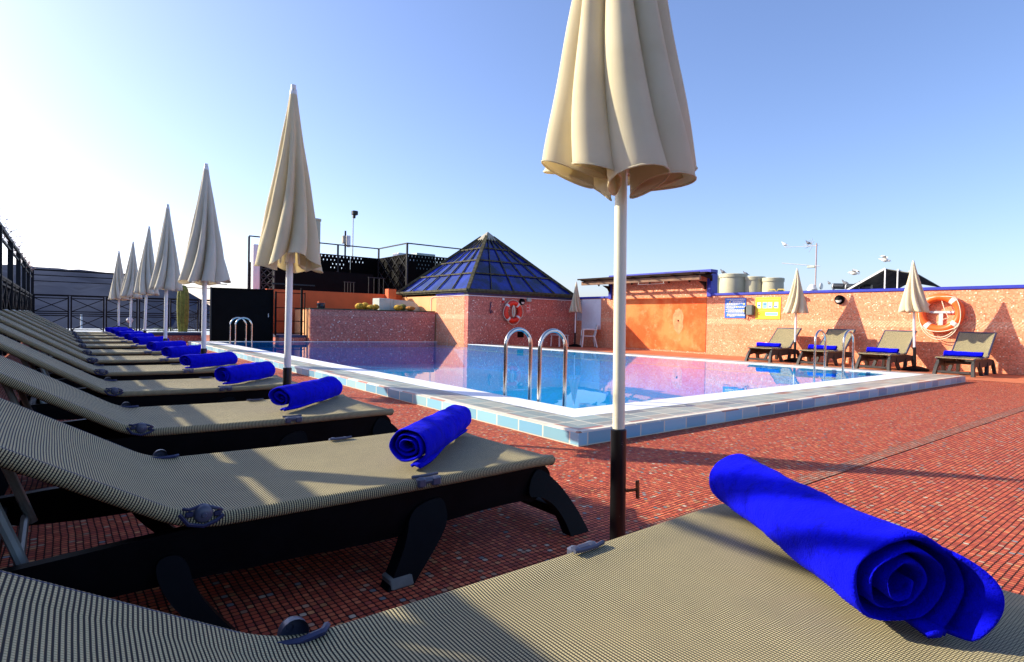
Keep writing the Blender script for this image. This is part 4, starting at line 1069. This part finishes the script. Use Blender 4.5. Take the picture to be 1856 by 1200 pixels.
MB().bar((-.04, 0, .02), (-.26, -.02, .06), .09, .07).build('lamp_head', 'black', fl); MB().box(-.07, -.003, -.22, -.12, -.26, -.05, .01).build('junction_box', 'white', fl)
fs = empty('fire_hose_sign', (12.90, PY0, 1.18), 'small red and white fire hose sign on the shaded wall', 'sign')
MB().box(0, .17, -.014, -.003, 0, .29).build('panel', 'sred', fs, smooth=False)
mb = MB()
for (a, b_, c, d) in ((.005, .165, .283, .289), (.005, .165, .001, .007), (.005, .165, .095, .105), (.001, .008, .0, .289), (.162, .169, .0, .289)): mb.box(a, b_, -.018, -.0142, c, d)
mb.prism([(.105, .27), (.12, .27), (.14, .125), (.115, .125)], -.018, -.0142); mb.prism([(.03, .22), (.05, .20), (.10, .20), (.10, .18), (.05, .18), (.03, .155)], -.0182, -.0142)
mb.box(.03, .14, -.018, -.0142, .07, .082); mb.box(.02, .15, -.018, -.0142, .035, .047)
mb.build('symbol', 'ink', fs, smooth=False)
jb = empty('junction_box', (12.98, PY0, 1.58), 'pale green junction box above the fire hose sign', 'box')
MB().box(-.09, .09, -.08, -.003, -.01, .13, .01).build('housing', 'tank2', jb)
sn = empty('wall_bell', (11.86, PY0, 1.58), 'small white and red alarm sounder above the shaded life ring', 'alarm')
MB().box(-.04, .04, -.06, -.003, -.0, .08, .01).build('housing', 'white', sn); MB().box(-.03, .03, -.055, -.003, -.09, -.002, .008).build('lamp', 'sred', sn)
vt = empty('wall_grille', (12.66, PY0, .42), 'dark rectangular grille low on the shaded building wall', 'grille')
MB().box(-.14, .14, -.02, -.003, -.10, .10, .006).build('frame', 'black', vt)
mb = MB()
for z in (-.06, -.03, 0, .03, .06): mb.bar((-.12, -.026, z), (.12, -.026, z), .01, .008)
mb.build('slats', 'boards', vt, smooth=False)
hk = MB().tube([(11.35, PY0 - .03, 1.50), (11.30, PY0 - .04, 1.25), (11.34, PY0 - .04, 1.12), (11.40, PY0 - .04, 1.16), (11.38, PY0 - .03, 1.24)], .016, 8).build('cable', 'navy')
tag(hk, 'dark cable hanging in a hook shape on the shaded wall', 'cable')

# ---------------------------------------------------------------- white chair and side table
def plastic_chair(loc, rz):
    t = empty('plastic_armchair', loc, 'white plastic armchair in the corner by the pyramid building', 'chair', None, rz)   # faces -x
    MB().box(-.25, .22, -.24, .24, .38, .41, .012).build('seat', 'resinw', t)
    bk = MB(); bk.box(0, .025, -.23, .23, .0, .42, .01); b = bk.build('backrest', 'resinw', t, (.22, 0, .40)); b.rotation_euler = (0, radians(12), 0)
    for s_ in (-1, 1):
        MB().tube([(-.24, s_ * .27, .0), (-.20, s_ * .26, .40), (-.20, s_ * .27, .60), (-.14, s_ * .27, .645), (.12, s_ * .27, .64), (.27, s_ * .24, .62)], [.030, .026, .024, .026, .026, .02], 8).build('armrest', 'resinw', t)
        MB().tube([(.20, s_ * .22, .39), (.30, s_ * .26, 0)], [.03, .024], 8).build('leg', 'resinw', t)
        MB().tube([(-.20, s_ * .23, .39), (-.245, s_ * .255, 0)], [.028, .022], 8).build('leg', 'resinw', t)
    return t
plastic_chair((14.96, 14.60, 0), radians(-38))
tb = empty('side_table', (14.15, 15.22, 0), 'low white plastic table beside the white armchair', 'table')
MB().box(-.25, .25, -.25, .25, .40, .425, .01).build('table_top', 'resinw', tb)
for sx in (-1, 1):
    for sy in (-1, 1): MB().tube([(sx * .2, sy * .2, .41), (sx * .22, sy * .22, 0)], .02, 8).build('leg', 'resinw', tb)

# ---------------------------------------------------------------- planter wall, cacti, orange recess, black panel
pw = empty('planter_wall', (6.28, 18.36, 0), 'low shaded mosaic planter wall at the far end of the pool', 'wall')
ddx, ddy = 10.40 - 6.28, 17.62 - 18.36
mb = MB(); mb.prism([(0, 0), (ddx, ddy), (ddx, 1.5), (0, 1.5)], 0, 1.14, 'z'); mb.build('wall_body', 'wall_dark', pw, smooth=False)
MB().prism([(-.02, -.02), (ddx, ddy - .02), (ddx, 1.52), (-.02, 1.52)], 1.142, 1.175, 'z').build('coping', plain('moss_dark_coping', (.07, .07, .03), .8, var=.4), pw, smooth=False)
MB().box(-.014, -.002, .05, 1.48, .22, 1.12).build('sunlit_end', 'orange_lit', pw, smooth=False)  # orange end face with its sunlight painted in
def barrel(mb, c, r, h, ribs=14):
    n0 = len(mb.v); seg = ribs * 4; rows = 10
    for i in range(rows + 1):
        a = pi * i / rows
        for j in range(seg):
            th_ = 2 * pi * j / seg; k = r * sin(a) * (1 + .07 * cos(ribs * th_)); mb.v.append((c[0] + k * cos(th_), c[1] + k * sin(th_), c[2] + h / 2 - h / 2 * cos(a)))
    for i in range(rows):
        for j in range(seg): a = n0 + i * seg + j; b_ = n0 + i * seg + (j + 1) % seg; mb.f.append((a, b_, b_ + seg, a + seg))
    return mb
CA = [(7.98, 18.5, .14, .22, 'cactusb', 'golden barrel cactus at the left end of the planter'), (8.22, 18.6, .13, .25, 'cactusb', 'taller golden barrel cactus second from left on the planter'), (8.30, 18.3, .13, .17, 'cactusb', 'low golden barrel cactus in front of the taller one'), (8.56, 18.5, .12, .20, 'cactusb', 'golden barrel cactus at the right of the left clump'),
      (9.36, 18.4, .15, .20, 'cactusb', 'golden barrel cactus leftmost of the right clump'), (9.60, 18.5, .12, .24, 'cactusg', 'greenish barrel cactus in the middle of the right clump'), (9.76, 18.25, .16, .17, plain('ochre_cactus', (.50, .20, .04), .85, var=.4, scale=16, bump=1), 'rusty orange barrel cactus at the right end of the planter')]
for (x, y, r_, h_, m_, lb) in CA:
    o = barrel(MB(), (0, 0, 0), r_, h_).build('barrel_cactus', m_, None, (x, y, 1.172), ang=80); tag(o, lb, 'cactus', 'barrel cacti on the planter wall')
jr = empty('glass_jar', (6.70, 18.58, 1.175), 'short dark glass jar with an orange lid on the planter wall', 'jar')
MB().lathe([(0, 0), (.11, 0), (.13, .03), (.13, .15), (.10, .18)], 18).build('body', plain('dark_glass', (.03, .03, .04), .08, var=.2), jr)
MB().lathe([(.112, .18), (.112, .22), (0, .22)], 18).build('lid', 'orange', jr)
ow = empty('orange_wall', (5.45, 20.2, 0), 'flat orange painted wall behind the planter and gate', 'wall')
MB().box(0, 5.0, 0, .2, 0, 1.80).build('wall_panel', 'orange', ow, smooth=False)
bl = empty('orange_chimney', (9.72, 20.05, 1.60), 'small orange box chimney in front of the black screen', 'chimney')
MB().box(-.0, .32, -.15, .145, -.3, .40, .008).build('stack', 'orange', bl, smooth=False)
ac = empty('air_duct', (8.85, 19.1, 1.178), 'pale metal air duct with a curved outlet on the planter top', 'duct')
MB().box(0, .42, -.28, .28, 0, .42, .012).build('box_section', 'duct', ac)
MB().box(.425, .55, -.27, .27, .01, .40, .006).build('joint', 'duct', ac)
c = [(.555, .0), (1.62, 0), (1.60, .12), (1.5, .26), (1.34, .34), (1.16, .37), (.555, .39)]
MB().prism(c, -.27, .27).build('outlet', 'duct', ac, ang=40)
bx_ = empty('recess_plinth', (5.42, 18.9, 0), 'dark blue plinth under the metal gate by the orange wall', 'plinth')
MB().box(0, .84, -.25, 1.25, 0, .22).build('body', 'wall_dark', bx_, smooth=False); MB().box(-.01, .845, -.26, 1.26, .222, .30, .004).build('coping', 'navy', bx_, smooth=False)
gt = empty('metal_gate', (5.32, 18.72, .30), 'black metal railing in front of the orange recess', 'gate')
for x, w_ in ((0.0, .05), (.80, .06), (.90, .03)): MB().bar((x, 0, 0 if x < .85 else .0), (x, 0, 1.36 if x != .8 else 1.5), w_).build('post', 'black', gt, smooth=False)
for z in (.06, .44, .86, 1.33): MB().bar((.026, 0, z), (.884, 0, z), .022, .024).build('rail', 'black', gt, smooth=False)
MB().bar((-.05, .25, 1.62), (1.3, .25, 1.62), .03, .04).build('upper_rail', 'greyrail', gt, smooth=False)
bp = empty('black_panel', (3.66, 19.55, 0), 'large black board screen behind the far left pool ladder', 'screen')
dv_ = Vector((1.66, -.45, 0)); nrm_ = Vector((.262, .965, 0))
MB().prism([(0, 0), (dv_.x, dv_.y), (dv_.x + .05, dv_.y + .04), (.02, .05)], .02, 1.70, 'z').build('board', 'black', bp, smooth=False)
MB().bar((0, -.02, 1.715), (dv_.x, dv_.y - .02, 1.715), .05, .03).build('top_trim', 'black', bp, smooth=False)
for f in (-.01, 1.005): MB().bar((dv_.x * f, dv_.y * f - .03, 0), (dv_.x * f, dv_.y * f - .03, 1.74), .04).build('post', 'greyrail' if f < 0 else 'black', bp, smooth=False)
MB().box(dv_.x - .12, dv_.x - .10, dv_.y - .01, dv_.y + .01, .85, .97, .002).build('handle', 'alu', bp)
# little planter with the column cactus on the left
lp = empty('low_planter', (2.1, 20.75, 0), 'low red planter with a navy rim below the column cactus', 'planter')
MB().box(0, 1.62, 0, .9, 0, .22).build('body', 'wall_dark', lp, smooth=False); MB().box(-.02, 1.64, -.02, .92, .222, .30, .004).build('rim', 'navy', lp, smooth=False)
MB().box(.06, 1.56, .06, .86, .302, .33).build('soil', 'stone', lp, smooth=False)
cc_ = MB(); n0 = 0; ribs = 9; seg = ribs * 6
prof = [(.12, 0), (.145, .3), (.16, .8), (.155, 1.15), (.13, 1.36), (.08, 1.47), (.01, 1.50)]
for (r_, z) in prof:
    for j in range(seg):
        th_ = 2 * pi * j / seg; k = r_ * (1 + .12 * cos(ribs * th_)); cc_.v.append((k * cos(th_), k * sin(th_), z))
for i in range(len(prof) - 1):
    for j in range(seg): a = i * seg + j; b_ = i * seg + (j + 1) % seg; cc_.f.append((a, b_, b_ + seg, a + seg))
tag(cc_.build('column_cactus', 'cactus', None, (3.14, 21.15, .33), ang=80), 'tall yellow-green ribbed column cactus behind the low planter', 'cactus')
random.seed(8); sh = MB()
for i in range(160):
    c = Vector((random.gauss(0, .16), random.gauss(0, .10), random.uniform(0, .12))); a = random.uniform(0, 6.28); s_ = .035
    u_ = Vector((cos(a), sin(a), random.uniform(-.3, .6))) * s_; v_ = Vector((-sin(a), cos(a), .2)) * s_ * .4; n = len(sh.v)
    sh.v += [tuple(c), tuple(c + u_ + v_), tuple(c + u_ * 2), tuple(c + u_ - v_)]; sh.f.append((n, n + 1, n + 2, n + 3))
tag(sh.build('low_shrub', 'leaf', None, (2.62, 21.2, .33), smooth=False), 'small green leafy tuft left of the column cactus', 'plant')
gr_ = empty('wire_grille', (3.38, 21.9, 0), 'leaning dark wire grille right of the column cactus', 'grille')
mb = MB()
for k in range(9): mb.bar((k * .05, 0, .3), (k * .05 + .05 - .0, .0, .95 + .02 * k), .008)
for k in range(12): mb.bar((0, -.01, .34 + k * .055), (.45, -.01, .34 + k * .055), .008)
mb.build('wires', 'railb', gr_, smooth=False)

# ---------------------------------------------------------------- black perforated screen, upper railings
sc = empty('perforated_screen', (6.2, 25.7, 0), 'tall black perforated metal screen left of the pyramid roof', 'screen')
def spanel(x0_, y0_, x1_, y1_, z0, z1, mat='screen'):
    MB().bar((x0_, y0_, (z0 + z1) / 2), (x1_, y1_, (z0 + z1) / 2), .03, z1 - z0).build('panel', mat, sc, smooth=False)
for k in range(4): spanel(.15 + k * 1.42, 0, .15 + k * 1.42 + 1.40, 0, 1.0, 3.74)
for k in range(2): spanel(5.83, -.03 - k * 1.4, 5.83, -.03 - k * 1.4 - 1.38, 1.0, 3.74)
for k in range(3): spanel(5.85 + k * 1.42, -2.84, 5.85 + k * 1.42 + 1.40, -2.84, 1.0, 3.74)
for (x, y) in ((0, 0), (1.9, 0), (3.8, 0), (5.8, 0), (5.8, -2.87), (8.6, -2.87)): MB().bar((x, y - .02, .4), (x, y - .02, 4.18), .07).build('post', 'greyrail', sc, smooth=False)
for a, b_ in (((0, -.02), (5.8, -.02)), ((5.8, -.02), (5.8, -2.9)), ((5.8, -2.9), (10.1, -2.9))): MB().bar((a[0], a[1], 4.2), (b_[0], b_[1], 4.2), .05, .05).build('top_rail', 'greyrail', sc, smooth=False)
mb = MB()  # dark backing inside the enclosure
mb.bar((.2, .9, 2.1), (6.6, .9, 2.1), .05, 2.2); mb.bar((6.0, -1.9, 2.2), (10.0, -1.9, 2.2), .05, 2.0); mb.build('inner_wall', 'black', sc, smooth=False)
mb = MB()   # triangulated brace pattern on the return panel
for k in range(4):
    for j in range(5):
        y_a = -.06 - k * .70; z_a = 1.1 + j * .52
        mb.bar((5.79, y_a, z_a), (5.79, y_a - .66, z_a + .48), .03, .02); mb.bar((5.785, y_a - .66, z_a), (5.785, y_a, z_a + .48), .03, .02)
mb.build('brace_lattice', 'greyrail', sc, smooth=False)
lc = empty('lattice_block_wall', (5.66, 22.4, 0), 'white column with dark triangular lattice blocks at the left end of the black screen', 'wall')
MB().box(-.10, .14, 0, .3, .3, 3.50, .01).build('white_column', 'white', lc, smooth=False)
mb = MB()
for j in range(6):
    for k in range(2):
        x_ = .16 + k * .24; z_ = 1.55 + j * .27
        mb.bar((x_, 0, z_), (x_ + .23, 0, z_ + .25), .03, .03); mb.bar((x_ + .23, .03, z_), (x_, .03, z_ + .25), .03, .03); mb.bar((x_, .015, z_), (x_ + .23, .015, z_), .05, .03)
mb.bar((.15, 0, 1.5), (.15, 0, 3.2), .035); mb.bar((.65, 0, 1.5), (.65, 0, 3.2), .035); mb.build('lattice', 'greyrail', lc, smooth=False)
dm_ = MB().box(.66, 4.6, .05, .3, 1.2, 2.7); dm_.build('dark_wall', 'black', lc, smooth=False)
for nm, x, y, z0, z1, sp_ in (('metal_rods', 8.46, 21.0, 1.3, 2.22, (0, .12, .23, .36)), ('metal_rods', 9.42, 21.0, 1.4, 2.45, (0, .22, .44, .62))):
    t = empty(nm, (x, y, 1.0), ('left low frame' if x < 9 else 'right taller frame') + ' of thin grey upright rods before the black screen', 'frame')
    mb = MB()
    for s_ in sp_: mb.bar((s_, 0, z0 - 1.2), (s_, 0, z1 - 1), .022)
    mb.bar((-.03, 0, z1 - .99), (sp_[-1] + .05, 0, z1 - .99), .03); mb.build('rods', 'greyrail', t, smooth=False)
vp = empty('vent_pipe', (9.30, 26.6, 2.0), 'pale cream vent pipe rising behind the black screen', 'pipe')
MB().lathe([(.20, -1), (.20, 3.30), (.235, 3.31), (.235, 3.40), (0, 3.40)], 18).build('pipe', 'tank', vp)
ms = empty('camera_mast', (11.0, 26.4, 0), 'thin pole with a small floodlight on top above the black screen', 'mast')
MB().tube([(0, 0, 1), (0, 0, 5.85)], .03, 8).build('pole', 'alu', ms); MB().box(-.05, .20, -.12, .12, 5.78, 5.98, .02).build('light_head', 'greyrail', ms); MB().box(-.02, .1, -.08, .08, 5.62, 5.78, .02).build('bracket', 'greyrail', ms)
an = empty('wifi_antenna', (10.55, 26.2, 0), 'small grey and white antenna box on a short post above the screen', 'antenna')
MB().tube([(0, 0, 1), (0, 0, 4.95)], .045, 8).build('post', 'greyrail', an); MB().box(-.14, .0, -.1, .1, 4.35, 4.72, .02).build('grey_unit', 'cap', an); MB().box(.06, .24, -.06, .06, 4.2, 4.75, .02).build('white_unit', 'white', an)
rb_ = empty('roof_box', (13.3, 24.3, 2.4), 'pale roof box half hidden behind the pyramid roof', 'box')
MB().box(0, 1.0, 0, .8, -1, 1.62, .01).build('box', 'tank2', rb_, smooth=False); MB().box(-.9, -.005, .1, .7, -1, 1.55, .01).build('side_box', 'white', rb_, smooth=False)

# ---------------------------------------------------------------- beyond the right wall
def tank(x, y, r_, h_, mat, label):
    t = empty('water_tank', (x, y, h_ - 1.6), label, 'water tank', 'round water tanks behind the wall')
    MB().lathe([(0, 0), (r_ * .94, 0), (r_ * .98, .3), (r_, 1.2), (r_ * .97, 1.45), (r_ * .97, 1.50), (r_ * 1.02, 1.50)], 32).build('body', mat, t, ang=30)
    MB().lathe([(r_ * 1.03, 1.48), (r_ * 1.04, 1.58), (r_ * .98, 1.60), (0, 1.615)], 32).build('lid', mat, t, ang=30)
tank(18.0, 10.80, .44, 2.62, 'tank', 'largest beige round tank right of the navy frame')
tank(18.3, 10.22, .36, 2.52, 'tank', 'middle beige round tank of the group')
tank(18.4, 9.62, .34, 2.46, 'tank', 'rightmost beige round tank with yellow handles before it')
tank(18.3, 11.75, .40, 2.62, 'tank2', 'grey-green tank half hidden by the navy frame')
hd = empty('yellow_handle_rail', (17.5, 9.05, 1.7), 'two small yellow loop handles above the blue coping', 'handle')
for k in range(2): MB().tube([(0, -k * .28, -.5), (0, -k * .28, .28), (0, -k * .28 + .03, .33), (0, -k * .28 + .2, .33), (0, -k * .28 + .23, .28), (0, -k * .28 + .23, -.5)], .014, 6).build('loop', 'inky', hd)
at = empty('tv_antenna', (18.0, 8.08, 0), 'tall television antenna mast with two arms behind the wall', 'antenna')
MB().tube([(0, 0, 0), (0, 0, 3.42)], .020, 8).build('mast', plain('faded_pink_steel', (.45, .33, .32), .5, var=.1), at)
ar = MB().tube([(0, .0, 3.34), (-.1, .92, 3.37)], .009, 6)
for k in range(7):
    a = radians(-60 + k * 40); ar.tube([(0, .12 + .05 * (k % 3), 3.36), (0, .12 + .05 * (k % 3) + .2 * cos(a), 3.36 + .22 * sin(a))], .007, 4)
ar.build('upper_arm', 'alu', at); MB().tube([(0, -.12, 2.72), (-.1, 1.0, 2.88)], .012, 6).build('lower_arm', 'alu', at); MB().box(-.03, .03, .02, .26, 2.68, 2.76, .01).build('balun', 'tank2', at)
sw = empty('solar_water_heater', (18, 6.95, 1.75), 'row of dark solar water heater tubes just above the blue coping', 'solar heater')
for k in range(3): MB().tube([(0, .30 - k * .36 + .33, .36 - k * .03), (0, .30 - k * .36 + .01, .34 - k * .03)], .085, 12).build('tube_tank', 'solar', sw)
for k in range(4): MB().tube([(0, .98 - k * .36 - .005, .37 - k * .03), (0, .98 - k * .36 - .03, .37 - k * .03)], .10, 12).build('bracket_ring', 'alu', sw)
MB().lathe([(.0, .0), (.12, .02), (.15, .14), (.08, .27), (0, .30)], 14, (0, 1.22, .14)).build('end_cap', 'white', sw)
aw = empty('awning_frame', (18.0, 7.15, 0), 'sloping awning canopy on a white frame behind the wall', 'awning')
A0, A1, A2 = Vector((0, 0, 1.9)), Vector((0, -1.05, 2.52)), Vector((0, -1.80, 2.34))
mb = MB()
for P, Q in ((A0, A1), (A1, A2)):
    n = len(mb.v)
    for dz in (0, -.02):
        mb.v += [tuple(P + Vector((-.3, 0, dz))), tuple(Q + Vector((-.3, 0, dz))), tuple(Q + Vector((1.6, 0, dz - .25))), tuple(P + Vector((1.6, 0, dz - .25)))]
    mb.f += [(n, n + 1, n + 2, n + 3), (n + 7, n + 6, n + 5, n + 4), (n, n + 4, n + 5, n + 1), (n + 1, n + 5, n + 6, n + 2), (n + 2, n + 6, n + 7, n + 3), (n + 3, n + 7, n + 4, n)]
mb.build('canopy_cloth', plain('dark_green_awning', (.20, .21, .18), .8, var=.3), aw, smooth=False)
MB().bar(A0 + Vector((-.33, 0, 0)), A1 + Vector((-.33, 0, 0)), .04, .045).build('frame_beam', 'white', aw, smooth=False)
for P in (A1, A1 + Vector((0, -.30, -.07)), A2): MB().bar(P + Vector((-.33, 0, 0)), Vector((-.33, P.y, .5)), .030 if P != A2 else .015).build('post', 'white', aw, smooth=False)
for P in (A1 + (A2 - A1) * .4, A1 + (A2 - A1) * .75): MB().bar(P + Vector((-.32, 0, .02)), P + Vector((1.6, 0, -.23)), .04, .03).build('cross_rib', 'white', aw, smooth=False)

def bird(loc, mat, s_, label, rz=0, fly=False, lean=0):
    prof = [(0, -.16), (.012, -.15), (.018, -.09), (.045, -.05), (.060, .0), (.055, .05), (.032, .085), (.026, .10), (.030, .12), (.024, .14), (.006, .155), (.003, .175), (0, .178)]
    mb = MB().lathe(prof, 12, (0, 0, 0), 'x')
    nb_ = len(mb.v)
    mb.v = [(x, y, z + .35 * max(0, x - .06) * (0 if fly else 2)) for x, y, z in mb.v]
    if fly:
        for q in (-1, 1):
            n = len(mb.v); mb.v += [(.05, q * .03, .02), (-.05, q * .03, .02), (-.07, q * .16, .10), (.03, q * .18, .11), (-.10, q * .30, .05), (-.02, q * .31, .06),
                                     (.05, q * .03, .03), (-.05, q * .03, .03), (-.07, q * .16, .107), (.03, q * .18, .117), (-.10, q * .30, .053), (-.02, q * .31, .063)]
            mb.f += [(n, n + 1, n + 2, n + 3), (n + 3, n + 2, n + 4, n + 5), (n + 6, n + 9, n + 8, n + 7), (n + 9, n + 11, n + 10, n + 8), (n, n + 3, n + 9, n + 6), (n + 3, n + 5, n + 11, n + 9), (n + 1, n + 7, n + 8, n + 2), (n + 2, n + 8, n + 10, n + 4)]
    else:
        for q in (-1, 1): mb.tube([(0, q * .02, -.04), (.005, q * .02, -.105)], .004, 4)
    mb.v = [(x * s_ * .8, y * s_ * .8, z * s_ * .8) for x, y, z in mb.v]
    o = mb.build('bird', mat, None, loc); o.rotation_euler = (0, radians(-20 if not fly else lean), rz); tag(o, label, 'bird', 'pigeons and doves over the wall')
bird((18, 7.01, 2.46), 'feather', 1.2, 'white bird in flight just above the solar heater', radians(100), True, -10)
bird((18, 6.24, 2.79), 'feather', 1.2, 'white bird in flight above the awning ridge', radians(-80), True, 15)
bird((18, 7.22, 2.17), 'pigeon', 1.2, 'grey pigeon standing on the solar heater tubes', radians(80))
bird((18.1, 7.0, 2.13), 'pigeon', 1.1, 'grey pigeon at the right end of the solar heater', radians(-70))
bird((18, 7.68, 2.20), 'pigeon', .7, 'small bird on the left end of the solar heater', radians(60))
bird((18, 11.18, 2.72), 'pigeon', 1.1, 'dark pigeon on the lid of the largest beige tank', radians(90))
bird((18.2, 10.45, 2.63), 'pigeon', 1.0, 'dark pigeon between the two beige tank lids', radians(100))
bird((17.9, 9.0, 3.46), 'feather', 1.0, 'pale bird perched at the outer end of the upper antenna arm', radians(90))
bird((18, 8.32, 3.45), 'pigeon', .9, 'dark bird perched on the antenna arm near the mast', radians(90))

# distant street lamp seen through the rear railing
sl_ = empty('street_lamp', (px_xy(147, 90), 90, -14), 'distant pale lamp mast seen through the rear railing', 'lamp')
MB().tube([(0, 0, 0), (0, 0, 14.6)], .11, 8).build('mast', 'white', sl_); MB().box(-.8, .8, -.06, .06, 14.6, 14.68, .02).build('lamp_arm', 'white', sl_)
# white globe at the end of the far loungers
gl_ = MB().lathe([(0, -.12), (.08, -.09), (.12, 0), (.08, .09), (0, .12)], 16).build('globe_lamp', 'pale', None, (2.2, 27.2, .62)); tag(gl_, 'small pale globe lamp by the rear railing', 'lamp')
MB().tube([(0, 0, -.62), (0, 0, -.1)], .03, 8).build('stem', 'railb', gl_)
